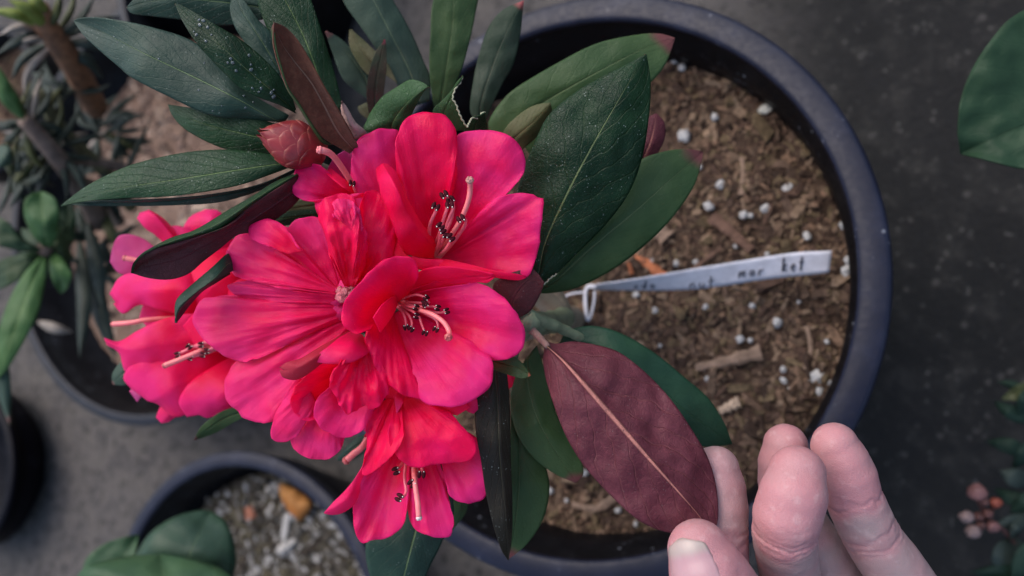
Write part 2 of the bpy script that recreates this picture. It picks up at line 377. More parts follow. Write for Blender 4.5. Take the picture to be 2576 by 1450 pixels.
def chips(mb, n, c, R, z, size, mats, seed, thin=.35, long=2.2, hfun=None):
    r = np.random.default_rng(seed)
    for _ in range(n):
        rr = R * math.sqrt(r.random()); a = r.random() * 2 * math.pi
        x, y = c[0] + rr * math.cos(a), c[1] + rr * math.sin(a)
        s = size * math.exp(r.normal(0, .45)); l = s * (1 + r.random() ** 2 * long); w = s * (.6 + .5 * r.random()); h = s * (thin + .4 * r.random())
        d = np.array([r.normal(), r.normal(), r.normal() * .35]); e1 = d / np.linalg.norm(d); up = np.array([r.normal() * .4, r.normal() * .4, 1]); e2 = np.cross(up, e1); e2 /= np.linalg.norm(e2); e3 = np.cross(e1, e2)
        zz = z + (hfun(x, y) if hfun else 0) + h * .15
        V = [np.array([x, y, zz]) + (sx * l * (1 + r.normal() * .18)) * e1 + (sy * w * (1 + r.normal() * .22)) * e2 + (sz * h) * e3 for sx in (-.5, .5) for sy in (-.5, .5) for sz in (-.5, .5)]
        # taper the ends
        V += [np.array([x, y, zz]) - l * .72 * e1 + w * .1 * e2, np.array([x, y, zz]) + l * .72 * e1 - w * .1 * e2]
        f = [(0, 1, 5, 4), (2, 6, 7, 3), (1, 3, 7, 5), (0, 4, 6, 2), (0, 2, 8), (2, 3, 8), (3, 1, 8), (1, 0, 8), (4, 5, 9), (5, 7, 9), (7, 6, 9), (6, 4, 9)]
        mb.add(V, f, 1 + int(r.integers(len(mats))))
def soil(c, R, label, n, size, base, mats, seed, amp=.004, name="potting_soil"):
    nr, na = 46, 140
    rr = np.linspace(0, 1, nr) * R; th = np.linspace(0, 2 * np.pi, na, endpoint=False)
    X = c[0] + rr[:, None] * np.cos(th); Y = c[1] + rr[:, None] * np.sin(th)
    p = np.stack([X, Y, 0 * X], -1); H = nz(p, .022, seed, 4) * amp
    mb = MB(); mb.add(np.stack([X, Y, c[2] + H], -1), grid_faces(nr, na, wrap=True), 0)
    hf = lambda x, y: mnoise.fractal(Vector((x / .022 + seed, y / .022 + seed, seed)), 1.0, 2.0, 4, noise_basis='PERLIN_ORIGINAL') * amp
    chips(mb, n, c, R * .985, c[2], size, mats, seed, hfun=hf)
    o = mb.build(name, [base] + mats, None, smooth=False, origin=tuple(c))
    return tag(o, label, "soil", kind='stuff')
SOIL_Z = RIM_Z - .036
SC = np.array([PC[0], PC[1], SOIL_Z])
soil(SC, .1165, "brown bark and peat potting mix filling the large pot around the rhododendron stem", 14000, .00125, SB, SOIL_M, 3)

PERL = plain("perlite_white", (.44, .44, .43), .85, .0007, 900, .2, .3)
G_PERL = "white perlite grains scattered on the soil"
def grain(name, x, y, px, z, mat, label, cat, group, seed, sq=.8, rough=.5):
    p = G(x, y, z + .0006); v = RC2W.T @ (p - CAM); r = px * v[2] / FPX / 2
    mb = MB(); a = seed * 1.7
    ax = np.array([[math.cos(a), math.sin(a), 0], [-math.sin(a), math.cos(a), 0], [0, 0, sq]]) * r
    ax[0] *= 1 + .35 * ((seed * 7) % 5) / 5
    blob(mb, p, ax, 0, 9, 12, rough=rough, seed=seed)
    o = mb.build(name, [mat], None, origin=tuple(p)); return tag(o, label, cat, group)
pl = [(1698, 152, 17), (1716, 170, 18), (1845, 192, 20), (1798, 295, 19), (1720, 340, 26), (1725, 350, 18), (1812, 465, 22), (1782, 520, 20), (1871, 541, 21), (1889, 543, 12), (1925, 525, 22), (1978, 474, 20),
      (1990, 468, 14), (2030, 360, 16), (2030, 594, 20), (2124, 566, 22), (2135, 655, 22), (2130, 680, 24), (2128, 692, 16), (1640, 655, 14), (1702, 663, 18), (1775, 773, 14), (1893, 770, 14), (1957, 812, 24),
      (1862, 854, 18), (1888, 857, 13), (1783, 953, 18), (1970, 930, 14), (2055, 948, 38), (1972, 958, 16), (1992, 980, 22), (2092, 966, 15), (2060, 985, 18), (1385, 1235, 16), (1470, 1192, 18), (1555, 1285, 16), (1668, 1290, 12),
      (1600, 742, 15), (1648, 781, 14), (1750, 660, 12), (2118, 500, 12), (1930, 640, 11), (1850, 620, 10), (2010, 760, 10), (2080, 860, 12), (1660, 870, 10), (1760, 420, 12), (1900, 300, 13), (1425, 1260, 11), (1600, 1320, 12)]
LM = [((2090, 655), "the label's right end"), ((1780, 700), "the middle of the label"), ((1835, 905), "the long flat bark chip"), ((2055, 948), "the biggest grain"), ((1925, 275), "the oval greyish grain"), ((1768, 382), "the purple-tipped leaf"),
      ((1698, 96), "the withered leaf tip"), ((1842, 1116), "the deep green leaf's tip"), ((1868, 440), "the upright pale sliver"), ((1840, 585), "the dark reddish chip"), ((1640, 672), "the orange dead leaf"), ((1450, 1214), "the hanging leaf's tip"), ((1957, 812), "the lone angular grain")]
def whereabouts(x, y):
    (lx, ly), nm = min(LM, key=lambda m: math.hypot(m[0][0] - x, m[0][1] - y) if m[0] != (x, y) else 1e9)
    a = (math.degrees(math.atan2(ly - y, x - lx)) + 360 + 22.5) % 360 // 45
    return nm, ("right", "upper right", "top", "upper left", "left", "lower left", "bottom", "lower right")[int(a)], math.hypot(lx - x, ly - y)
RANK = {}
for x, y, s in pl: RANK.setdefault(whereabouts(x, y)[:2], []).append((whereabouts(x, y)[2], x, y))
def grain_label(x, y, s):
    nm, dr, d = whereabouts(x, y); r = [q[1:] for q in sorted(RANK[(nm, dr)])].index((x, y))
    dr = {"right": "right of", "left": "left of", "top": "above", "bottom": "below"}.get(dr, "to the " + dr + " of")
    return ("tiny" if s < 14 else "small" if s < 21 else "larger") + " white perlite grain, " + ("nearest", "second", "third", "fourth", "fifth", "sixth")[r] + " " + dr + " " + nm
for i, (x, y, s) in enumerate(pl):
    if (x, y) == (2055, 948): lb = "biggest white perlite grain, near the lower right of the soil above the curled fingers"
    elif (x, y) == (1720, 340): lb = "tall white perlite grain with another against its foot, right of the big dark green leaf"
    elif (x, y) == (1957, 812): lb = "white angular perlite grain lying alone below the written plant label"
    else: lb = grain_label(x, y, s)
    grain("perlite_grain", x, y, s, SOIL_Z + .001, PERL, lb, "perlite", G_PERL, i)
yp = (1925, 275, 30); grain("perlite_grain", *yp, SOIL_Z + .002, plain("perlite_grey", (.50, .50, .44), .85, .0007, 900), "oval greyish perlite grain at the upper right of the big pot", "perlite", G_PERL, 61, sq=.6)

WOOD = plain("bark_chip_tan", (.21, .145, .105), .85, .0006, 900, .3, .2); WOOD_D = plain("bark_chip_brown", (.12, .07, .05), .85, .0006, 900, .3, .2)
WOOD_O = plain("dead_leaf_orange", (.32, .11, .05), .8, .0006, 900, .4, .2); WOOD_P = plain("wood_pale", (.42, .31, .22), .8, .0004, 900, .25, .2)
def stick(name, pts, w0, w1, mat, label, cat, z, lift=.003, flat=.45, group=None):
    pp = crv([(x, y, 0) for x, y in pts], 12); path = np.array([G(q[0], q[1], z + lift) for q in pp])
    k = (RC2W.T @ (path[0] - CAM))[2] / FPX / 2
    r = np.linspace(w0, w1, 12) * k * (1 + .18 * np.sin(np.arange(12) * 1.9))
    mb = MB(); tube(mb, path, r, 7, flat=flat); o = mb.build(name, [mat], None, origin=tuple(path[0]), smooth=False); return tag(o, label, cat, group)
GB = "bark pieces lying on the potting mix"
stick("bark_chip", [(1750, 925), (1830, 908), (1915, 885)], 18, 38, WOOD, "long flat tan bark chip lying below the written label", "bark chip", SOIL_Z, group=GB)
stick("bark_chip", [(1866, 395), (1870, 440), (1866, 490)], 10, 16, WOOD, "upright pale bark sliver with a pointed top right of the leaves", "bark chip", SOIL_Z, group=GB)
stick("bark_chip", [(1790, 545), (1840, 585), (1890, 630)], 34, 20, WOOD_D, "dark reddish bark chip above the middle of the label", "bark chip", SOIL_Z, group=GB)
stick("bark_chip", [(1620, 545), (1680, 600)], 30, 44, WOOD, "broad greyish bark chip beside the drooping green leaf", "bark chip", SOIL_Z, group=GB)
stick("bark_chip", [(1730, 690), (1780, 650), (1815, 625)], 16, 8, WOOD_D, "thin reddish bark stick crossing behind the label", "bark chip", SOIL_Z, group=GB)
stick("bark_chip", [(2030, 820), (2040, 880), (2028, 930)], 10, 14, WOOD, "narrow tan bark sliver near the right rim of the big pot", "bark chip", SOIL_Z, group=GB)
stick("bark_chip", [(1810, 1035), (1860, 1010)], 18, 30, WOOD_P, "pale bark scrap near the tip of the lower green leaf", "bark chip", SOIL_Z, group=GB)
stick("bark_chip", [(1560, 1240), (1500, 1280), (1440, 1270)], 26, 14, WOOD, "curved tan bark chip below the dark red leaf", "bark chip", SOIL_Z, group=GB)
stick("dead_leaf", [(1600, 640), (1640, 672), (1672, 700)], 14, 30, WOOD_O, "orange dead leaf scrap above the start of the label", "dead leaf", SOIL_Z, flat=.3)
stick("dead_leaf", [(1590, 690), (1580, 660)], 10, 8, WOOD_O, "small upright reddish dead leaf scrap beside the orange one", "dead leaf", SOIL_Z, flat=.3)

# ------------------------------------------------------------------ the other pots and their soil
c2, r2 = circ3([(78, 814), (173, 966), (400, 1036)], .09)
pot(c2, r2 + .010, .009, .089, "black plant pot under the blurred flower cluster at the left", (POT, POT_RIM2))
SOIL2 = grain_mats([(.13, .085, .065), (.22, .15, .115), (.32, .235, .18), (.09, .06, .045)])
soil(np.array([c2[0], c2[1], .045]), r2 * .90, "dry brown potting mix in the pot at the left edge", 1500, .0035, soil_base("soil_dry", [(.16, .10, .075), (.24, .16, .12), (.32, .23, .17)]), SOIL2, 11)
c3, r3 = circ3([(320, 1349), (583, 1139), (817, 1243)], .10)
pot(c3, r3, .0105, .099, "smaller black pot of grey gravel at the bottom left", (POT, POT_RIM))
GRAV = grain_mats([(.060, .052, .042), (.11, .10, .085), (.22, .21, .195), (.035, .028, .022), (.33, .32, .305), (.075, .065, .042), (.045, .037, .028)])
soil(np.array([c3[0], c3[1], .060]), r3 - .020, "coarse grey grit and moss covering the small pot at the bottom left", 4200, .0024, soil_base("grit_base", [(.035, .03, .024), (.07, .06, .045), (.11, .10, .07)]), GRAV, 19, name="pot_gravel")
stick("dead_leaf", [(625, 1275), (632, 1305)], 22, 28, plain("dead_leaf_russet", (.25, .09, .05), .7, .0005, 700), "russet scrap of dead leaf on the grit of the small pot", "dead leaf", .065, flat=.4)
c4, r4 = circ3([(-70, 975), (30, 1150), (-60, 1385)], .05)
pot(c4, r4, .006, .049, "empty black plant pot cut off by the left edge of the photo", (POT_INK, POT_INK_RIM))
c5 = G(520, -120, .10)
pot(c5, .115, .009, .099, "black pot behind the long leaves at the top left", (POT, POT_RIM2))
c6 = G(-40, 260, .08)
pot(c6, .085, .008, .079, "black pot under the narrow-leaved plant in the top left corner", (POT, POT_INK_RIM))
soil(np.array([c6[0], c6[1], .05]), .072, "dark soil under the narrow-leaved plant in the top left corner", 500, .003, SB, SOIL_M, 23)

# ------------------------------------------------------------------ written label
LAB = plain("label_plastic", (.52, .52, .56), .5, 0, var=.12); INK = plain("ink", (.03, .03, .045), .6, 0)
up = [(1499, 716), (1578, 705), (1662, 691), (1758, 674), (1899, 651), (1998, 636), (2093, 631)]
lo = [(1499, 729), (1617, 731), (1730, 729), (1815, 720), (1927, 703), (2040, 691), (2086, 686)]
U_, L_ = crv(up, 60), crv(lo, 60)
zl = SOIL_Z + .030 - .012 * np.linspace(0, 1, 60) 
def lab_pt(s, q, off=0):     # s along 0..1, q across 0 lower .. 1 upper
    i = s * 59; a = int(min(58, math.floor(i))); f = i - a
    l = L_[a] * (1 - f) + L_[a + 1] * f; u = U_[a] * (1 - f) + U_[a + 1] * f; z = zl[a] * (1 - f) + zl[a + 1] * f
    tw = .010 * (1 - s) ** 2          # twisted on edge near the stem
    p = l * (1 - q) + u * q
    return G(p[0], p[1], z + tw * (1 - q) * -1 + .004 * q + off)
lt = empty("plant_label", G(1499, 722, SOIL_Z + .03), "long white plastic plant label with handwriting looped to the stem over the soil", "plant label")
V = [lab_pt(s, q) for s in np.linspace(0, 1, 60) for q in np.linspace(0, 1, 7)]
o = mesh_obj("strip", V, grid_faces(60, 7), LAB, lt)
md = o.modifiers.new("thick", 'SOLIDIFY'); md.thickness = .0004; md.offset = 0
mb = MB()
for path, w in (([(1500, 722), (1478, 722), (1472, 745), (1474, 785), (1478, 806)], 13), ([(1496, 733), (1494, 760), (1486, 795), (1478, 808)], 7), ([(1470, 735), (1430, 742), (1395, 765)], 6)):
    pp = crv([(x, y, 0) for x, y in path], 16); tube(mb, [G(q[0], q[1], SOIL_Z + .030) for q in pp], w * .31 / FPX / 2, 8, flat=.5)
mb.build("loop", [LAB], lt)
GL = {'m': [[(0, 0), (.05, .9), (.1, .8), (.35, .95), (.42, .1)], [(.42, .7), (.7, .95), (.8, 0)]], 'a': [[(.7, .8), (.3, .95), (.1, .5), (.3, .1), (.65, .4), (.7, .85), (.72, .1)]],
      'r': [[(.1, 0), (.15, .95), (.2, .7), (.6, .95)]], 'k': [[(.1, 0), (.15, 1.9)], [(.6, .95), (.2, .5), (.65, 0)]], 'e': [[(.1, .5), (.6, .55), (.5, .95), (.15, .8), (.1, .3), (.4, 0), (.65, .15)]],
      't': [[(.3, 0), (.32, 1.9)], [(0, 1.15), (.65, 1.2)]], 'n': [[(.05, 0), (.1, .95), (.15, .7), (.5, .95), (.6, 0)]], 'u': [[(.1, .95), (.1, .2), (.4, 0), (.6, .4), (.6, .95), (.65, 0)]],
      'd': [[(.6, .7), (.2, .9), (.1, .4), (.4, .05), (.62, .5)], [(.65, 1.9), (.65, 0)]], 'o': [[(.35, .95), (.05, .5), (.35, 0), (.65, .5), (.35, .95)]], 'h': [[(.1, 1.9), (.1, 0)], [(.1, .6), (.4, .95), (.6, .6), (.62, 0)]]}
mb = MB()
for word, s0, ds, q0, dq, w in (("mar", .610, .042, .24, .27, 3.8), ("ket", .795, .036, .26, .30, 4.6), ("nut", .40, .040, .04, .26, 3.0), ("oda", .160, .034, .16, .30, 3.6)):
    for i, ch in enumerate(word):
        for st in GL[ch]:
            pp = crv([(a, b_, 0) for a, b_ in st], 10) if len(st) > 2 else crv([(*st[0], 0), (*st[1], 0)], 4)
            tube(mb, [lab_pt(s0 + ds * (i + q[0] * .8), q0 + dq * q[1] - .02 * i, .0007) for q in pp], w * .34 / FPX / 2, 6, flat=.5)
mb.build("handwriting", [INK], lt)
# ================================================================== patches: leaves and petals traced as edges, then given depth and curvature
def finish(name, Pw, mats, parent, uv, th=.00035, face=+1):
    """Pw (nu,nv,3) world grid. face +1: the first material's side looks to the camera"""
    nu, nv = Pw.shape[:2]
    a = Pw[1:, :-1] - Pw[:-1, :-1]; b = Pw[:-1, 1:] - Pw[:-1, :-1]; n = np.cross(b, a)
    s = np.sum(n * (CAM - Pw[:-1, :-1]))
    fl = (s < 0) != (face < 0)
    # grid_faces order (i,j),(i,k),(i+1,k),(i+1,j): normal = cross(b, a)
    o = mesh_obj(name, Pw.reshape(-1, 3), grid_faces(nu, nv, flip=fl), mats, parent, uv=uv)
    md = o.modifiers.new("thick", 'SOLIDIFY'); md.thickness = th; md.offset = -1
    if len(o.data.materials) > 1: md.material_offset = 1; md.material_offset_rim = 0
    return o
_seed = [0]
def patch(name, curves, mats, parent, nu=44, nv=22, bulge=0.0, curl=0.0, ruffle=0.0, rf=3.0, furrow=0.0, fn=7, wav=0.5, edgen=0.0, face=+1, th=.00035, cols=None, dip=0.0, fold=0.0):
    """curves: 2 or more lists of (x, y, h) from base to tip, side by side"""
    _seed[0] += 1; sd_ = _seed[0] * 1.37
    C = [crv(c, nu) for c in curves]
    K = len(C); v = np.linspace(-1, 1, nv)
    if K == 2:
        w = (v + 1) / 2; A = C[0][:, None] * (1 - w)[None, :, None] + C[1][:, None] * w[None, :, None]
    elif K == 3:
        l0 = v * (v - 1) / 2; l1 = 1 - v * v; l2 = v * (v + 1) / 2
        # keep the outline monotone: only h bends quadratically, x and y bend a little
        A = C[0][:, None] * l0[None, :, None] + C[1][:, None] * l1[None, :, None] + C[2][:, None] * l2[None, :, None]
        lin = np.where(v[None, :, None] < 0, C[0][:, None] * -v[None, :, None] + C[1][:, None] * (1 + v)[None, :, None], C[2][:, None] * v[None, :, None] + C[1][:, None] * (1 - v)[None, :, None])
        A[..., :2] = lin[..., :2]; A[..., 2] = lin[..., 2] * (1 - wav) + A[..., 2] * wav
    else:
        rows = []
        for i in range(nu): rows.append(crv([c[i] for c in C], nv))
        A = np.array(rows)
    u = np.linspace(0, 1, nu)[:, None]; V = v[None, :]
    wid = np.linalg.norm(C[0][:, :2] - C[-1][:, :2], axis=1)[:, None] / 200.0
    h = A[..., 2]
    h = h + bulge * np.sin(np.pi * np.clip(u, 0, 1)) ** .8 * (1 - V ** 2)
    if K == 3 and fold: h = h - fold * np.exp(-(V / .10) ** 2) * np.clip(1.1 - u, 0, 1)
    e = np.maximum(np.abs(V), np.clip((u - .35) / .65, 0, 1) ** 1.0 * 0 + u)
    h = h - curl * .4 * e ** 5
    h = h + ruffle * e ** 3 * np.sin(2 * np.pi * rf * (u * .6 + .5 * V * np.sign(V) * 0 + .35 * V) + sd_)
    if furrow: h = h + .45 * furrow * np.cos(np.pi * fn * (V * .5)) * np.clip(1 - u, 0, 1) ** .7 * np.clip(u * 6, 0, 1)
    A = A.copy(); A[..., 2] = h
    W = PA(A)
    if dip or edgen or True:
        nn = nz(W, .009, sd_, 2); A[..., 2] += nn * (dip if dip else .35)
        if edgen:
            n2 = nz(W, .0035, sd_ + 9, 2); A[..., 0] += n2 * edgen * e ** 4; A[..., 1] += nz(W, .0035, sd_ + 19, 2) * edgen * e ** 4
        W = PA(A)
    uv = np.stack(np.broadcast_arrays(u, V), -1)
    return finish(name, W, mats, parent, uv, th, face)

def H(pts, h):
    """give a list of (x, y) a height profile"""
    hs = np.interp(np.linspace(0, 1, len(pts)), np.linspace(0, 1, len(h)), h) if isinstance(h, (list, tuple)) else [h] * len(pts)
    return [(p[0], p[1], p[2] if len(p) > 2 else hh) for p, hh in zip(pts, hs)]

base0 = G(1440, 800, SOIL_Z)
plant = empty("rhododendron_plant", base0, "rhododendron with crimson pink flower clusters and dark leathery leaves in the large pot", "flowering plant")

def stem(pts, r0, r1, mat=None, name="stem"):
    q = crv(pts, 24); mb = MB(); rr = np.linspace(r0, r1, 24) * (1 + .06 * np.sin(np.arange(24) * 1.3)); tube(mb, q, rr, 10); return mb.build(name, [mat or STEM_TWIG], plant)
B0 = tuple(base0)
J0 = tuple(P(1420, 800, -85))
stem([B0, tuple(G(1440, 803, SOIL_Z + .03)), J0], .0055, .0045)
stem([J0, tuple(P(1380, 812, -45)), tuple(P(1338, 812, -16)), tuple(P(1290, 800, -22)), tuple(P(1100, 770, -26)), tuple(P(900, 760, -18))], .004, .0028, STEM_GREEN)
stem([J0, tuple(P(1300, 700, -80)), tuple(P(1000, 520, -50)), tuple(P(800, 430, -25)), tuple(P(757, 395, -14))], .004, .0024)
stem([J0, tuple(P(1300, 560, -90)), tuple(P(1170, 400, -70)), tuple(P(1090, 300, -55))], .0038, .0022)
stem([J0, tuple(P(1250, 850, -100)), tuple(P(900, 860, -90)), tuple(P(640, 800, -70))], .0038, .0024)
stem([tuple(P(1325, 795, -15)), tuple(P(1400, 822, -22)), tuple(P(1465, 852, -28))], .0022, .0013, STEM_GREEN)
stem([tuple(P(1300, 1030, -40)), tuple(P(1290, 900, -30)), tuple(P(1335, 815, -18))], .0014, .0018, STEM_GREEN)

def leaf(L, M, R, mats, h=(0, 0), side=(0, 0), name="leaf", label=None, petiole=None, **k):
    """h: profile along the midrib, side: how much left and right edges sit below (-) or above it"""
    n = 7
    Lh = [(x, y, hh + side[0] * math.sin(math.pi * min(1, .08 + .92 * i / (len(L) - 1)))) for i, (x, y, hh) in enumerate(H(L, list(h)))]
    Rh = [(x, y, hh + side[1] * math.sin(math.pi * min(1, .08 + .92 * i / (len(R) - 1)))) for i, (x, y, hh) in enumerate(H(R, list(h)))]
    Mh = H(M, list(h))
    k.setdefault('fold', .5); k.setdefault('dip', .8)
    o = patch(name, [Lh, Mh, Rh], mats, plant, **k)
    if label: o['label'] = label
    return o
# --- whorl at the upper left, round the red bud (base about 735, 300 and 750, 410)
leaf([(727, 290), (640, 240), (560, 170), (483, 103), (367, 65), (267, 47), (210, 46), (185, 52)], [(722, 300), (693, 303), (600, 250), (500, 200), (367, 137), (260, 82), (185, 52)],
     [(712, 310), (633, 300), (533, 292), (423, 243), (333, 197), (300, 170), (217, 97), (185, 53)], [LEAF_BLUE, UNDER_FELT], (-14, -8, -12, -26), (-2.5, -3), label="long bluish green leaf reaching to the upper left")
leaf([(745, 285), (717, 270), (617, 230), (550, 170), (493, 107), (457, 50), (440, 10)], [(742, 280), (690, 235), (620, 175), (560, 120), (500, 65), (438, 8)],
     [(745, 275), (727, 227), (683, 167), (610, 103), (533, 57), (467, 20), (438, 8)], [LEAF_GLOSS, UNDER_FELT], (-10, -2, 2, -4), (-2, -2), label="dark leaf flecked with water drops")
def drops(lf, n, lo, hi, seed, r0=.00022, r1=.00050):
    rr = random.Random(seed); me = lf.data; off = np.array(root_loc(lf)); nv_ = 22
    for _ in range(n):
        i = int((.15 + .7 * rr.random()) * 44); j = int((lo + (hi - lo) * rr.random()) * nv_); v = me.vertices[min(len(me.vertices) - 1, i * nv_ + j)]
        p = off + np.array(v.co); nrm = np.array(v.normal); 
        if nrm @ (CAM - p) < 0: nrm = -nrm
        e1, e2, e3 = frame(nrm); r = rr.uniform(r0, r1); mb = MB(); blob(mb, p + nrm * r * .12, np.array([e1 * r * rr.uniform(.9, 1.5), e2 * r, e3 * r * .55]), 0, 8, 12, rough=.18, seed=i + j)
        mb.build("water_drop", [WATER], lf)
_lb = bpy.data.objects[[o.name for o in plant.children if o.get('label') == "dark leaf flecked with water drops"][0]]
drops(_lb, 22, .15, .85, 4)
_la = [o for o in plant.children if o.get('label') == "long bluish green leaf reaching to the upper left"][0]
drops(_la, 10, .1, .9, 8, .0002, .00038)
leaf([(700, 190), (640, 150), (617, 110), (590, 67), (578, 20), (588, -18)], [(705, 185), (680, 140), (640, 75), (610, 30), (590, -18)], [(710, 180), (695, 125), (683, 83), (650, 50), (617, 5), (592, -18)], [LEAF_BLUE, UNDER_FELT], (-20, -18, -24), (-1, -2))
leaf([(660, -5), (560, -40), (450, -45), (350, -10), (317, 20)], [(665, 20), (560, 5), (450, -2), (370, 5), (317, 20)], [(660, 50), (580, 64), (520, 62), (450, 50), (383, 42), (335, 36), (317, 20)], [LEAF_BLUE, UNDER_FELT], (-26, -24, -30), (-1, -4))
leaf([(845, 285), (760, 230), (700, 130), (655, 30), (640, -50), (665, -90)], [(850, 280), (813, 227), (793, 167), (760, 83), (717, 0), (670, -90)], [(862, 270), (850, 215), (827, 133), (800, 50), (775, -15), (730, -75), (675, -90)],
     [LEAF_DARK, UNDER_FELT], (-24, -18, -20), (-2, -3), label="dark leaf with a pale midrib pointing to the top edge")
leaf([(722, 310), (687, 310), (633, 290), (533, 277), (470, 270), (424, 263)], [(722, 335), (667, 347), (583, 330), (500, 307), (450, 285), (422, 263)], [(725, 370), (700, 387), (600, 383), (533, 363), (467, 327), (434, 292), (422, 264)],
     [LEAF_DARK, UNDER_FELT], (-16, -14, -22), (0, -3))
leaf([(745, 402), (680, 388), (600, 378), (520, 378), (430, 390), (330, 415), (250, 450), (200, 480), (152, 518)], [(745, 408), (720, 410), (600, 428), (450, 452), (300, 474), (220, 495), (152, 518)], [(745, 416), (680, 440), (600, 467), (500, 485), (420, 495), (300, 500), (200, 508), (152, 518)],
     [LEAF_DARK, UNDER_FELT], (-12, -8, -14, -24), (-3, .5), label="long dark leaf pointing left with its lower half folded")
leaf([(745, 425), (640, 470), (500, 495), (350, 505), (240, 508), (180, 512)], [(745, 428), (660, 468), (520, 497), (400, 508), (260, 512), (180, 513)], [(745, 432), (680, 470), (560, 508), (440, 517), (330, 519), (220, 518), (180, 514)], [LEAF_BLUE, UNDER_FELT], (-16, -18, -26), (1, -2))
# rolled leaf, wine underside outwards, green margin turned over
gm = [(745, 435), (690, 458), (637, 492), (573, 529), (493, 577), (433, 597), (385, 621), (353, 641), (335, 665), (333, 688)]
br = [(750, 440), (705, 470), (640, 512), (560, 572), (493, 595), (433, 614), (390, 627), (355, 648), (337, 668), (333, 688)]
md_ = [(758, 460), (710, 500), (613, 553), (533, 593), (453, 633), (400, 652), (350, 672), (333, 688)]
bl = [(768, 485), (725, 530), (650, 580), (598, 592), (555, 625), (513, 657), (473, 690), (425, 704), (373, 700), (333, 688)]
patch("leaf", [H(br, [-9, -1, 2, -1]), H([( (a[0]+b[0])/2, (a[1]+b[1])/2) for a, b in zip(br, [md_[min(len(md_)-1, round(i*7/9))] for i in range(10)])], [-10, -1, 1, -3]), H(md_, [-12, -4, -2, -4]), H(bl, [-14, -8, -6, -6])], [UNDER_DARK, LEAF_DARK], plant, nv=26, dip=.8)['label'] = "rolled leaf showing its dark wine underside"
patch("leaf", [H(gm, [-12, -5, -3, -3]), H([((a[0] * .45 + b[0] * .55), (a[1] * .45 + b[1] * .55)) for a, b in zip(gm, br)], [-8.5, 0, 2.5, -.5]), H(br, [-9, -1.2, 1.5, -1.2])], [LEAF_DARK, LEAF_DARK], plant, nv=12)
# small rolled leaf below it
patch("leaf", [H([(588, 640), (569, 640), (533, 673), (477, 721), (445, 753), (439, 785), (443, 813)], [-14, -4, -2, -4]), H([(590, 662), (573, 665), (540, 700), (490, 738), (455, 768), (443, 790), (443, 813)], [-12, -2, 0, -3]), H([(590, 680), (577, 687), (545, 705), (500, 735), (462, 770), (447, 793), (443, 813)], [-13, -3, -1, -3])], [LEAF_BLUE, UNDER_DARK], plant, nv=14)
patch("leaf", [H([(577, 684), (545, 703), (500, 733), (462, 768), (445, 795), (443, 813)], [-14, -5, -4, -4]), H([(580, 690), (545, 712), (509, 735), (477, 770), (452, 803), (443, 813)], [-15, -8, -7, -5])], [UNDER_DARK, LEAF_BLUE], plant, nv=10)
leaf([(800, 528), (760, 528), (710, 534), (650, 545), (600, 585)], [(800, 542), (760, 545), (700, 552), (640, 565), (600, 588)], [(800, 560), (760, 562), (710, 570), (650, 582), (602, 592)], [LEAF_DARK, UNDER_FELT], (-20, -18, -24), (-2, -3))
leaf([(800, 500), (740, 505), (690, 520), (660, 545)], [(800, 515), (740, 525), (700, 535), (660, 548)], [(800, 535), (750, 540), (700, 548), (662, 552)], [LEAF_OLIVE, UNDER_FELT], (-32, -30, -34), (-1, -1))
# upright leaf seen from its felted underside
patch("leaf", [H([(882, 385), (817, 350), (783, 312), (750, 260), (723, 222), (703, 167), (690, 117), (688, 80), (690, 57)], [-10, 4, 12, 16]), H([(890, 378), (850, 330), (817, 267), (783, 207), (745, 160), (715, 120), (700, 90), (690, 57)], [-12, 2, 9, 16]), H([(900, 370), (885, 340), (853, 283), (813, 217), (783, 160), (753, 110), (723, 73), (705, 62), (690, 57)], [-10, 5, 12, 16])], [UNDER_FELT, LEAF_DARK], plant, nv=24, dip=.8)['label'] = "upright leaf showing its brown felted underside"
patch("leaf", [H([(842, 365), (812, 362), (780, 318), (748, 266), (721, 225), (702, 168), (687, 118), (682, 75), (690, 57)], [-12, 1, 9, 14]), H([(845, 365), (815, 356), (783, 314), (750, 261), (723, 222), (705, 166), (692, 116), (689, 78), (690, 57)], [-10, 4.5, 12.5, 16.3])], [LEAF_SMOOTH, LEAF_SMOOTH], plant, nv=6)
# --- leaves behind the truss, top centre
leaf([(1040, 270), (990, 200), (950, 130), (905, 65), (862, 0), (850, -70), (880, -110)], [(1058, 262), (1030, 180), (990, 100), (950, 20), (885, -110)], [(1082, 255), (1082, 195), (1065, 152), (1044, 101), (1019, 52), (985, -5), (940, -70), (885, -110)], [LEAF_GREY, UNDER_PALE], (-58, -52, -48), (1, -3), label="broad grey-green leaf out of focus behind the flowers")
leaf([(1095, 275), (1087, 245), (1080, 174), (1082, 100), (1090, 0), (1130, -70)], [(1105, 275), (1120, 190), (1139, 54), (1140, -70)], [(1115, 275), (1135, 235), (1161, 177), (1180, 110), (1195, 40), (1200, -20), (1150, -70)], [LEAF_SMOOTH, UNDER_PALE], (-56, -48, -44), (-1, -1))
leaf([(1195, 305), (1182, 272), (1193, 190), (1207, 131), (1229, 68), (1265, 25), (1316, 2)], [(1207, 305), (1212, 250), (1245, 152), (1280, 70), (1316, 2)], [(1222, 300), (1261, 218), (1291, 163), (1308, 95), (1314, 41), (1318, 2)], [leaf_material("leaf_dull_green", (.018, .036, .020), (.035, .052, .034), (.10, .12, .08), .5, .05, .3, .05, tip=(.28, .07, .07), retic=.1), UNDER_PALE], (-50, -46, -42), (-1, -1), label="dull green leaf with a pink pointed tip")  # the dull green is this leaf's own colour
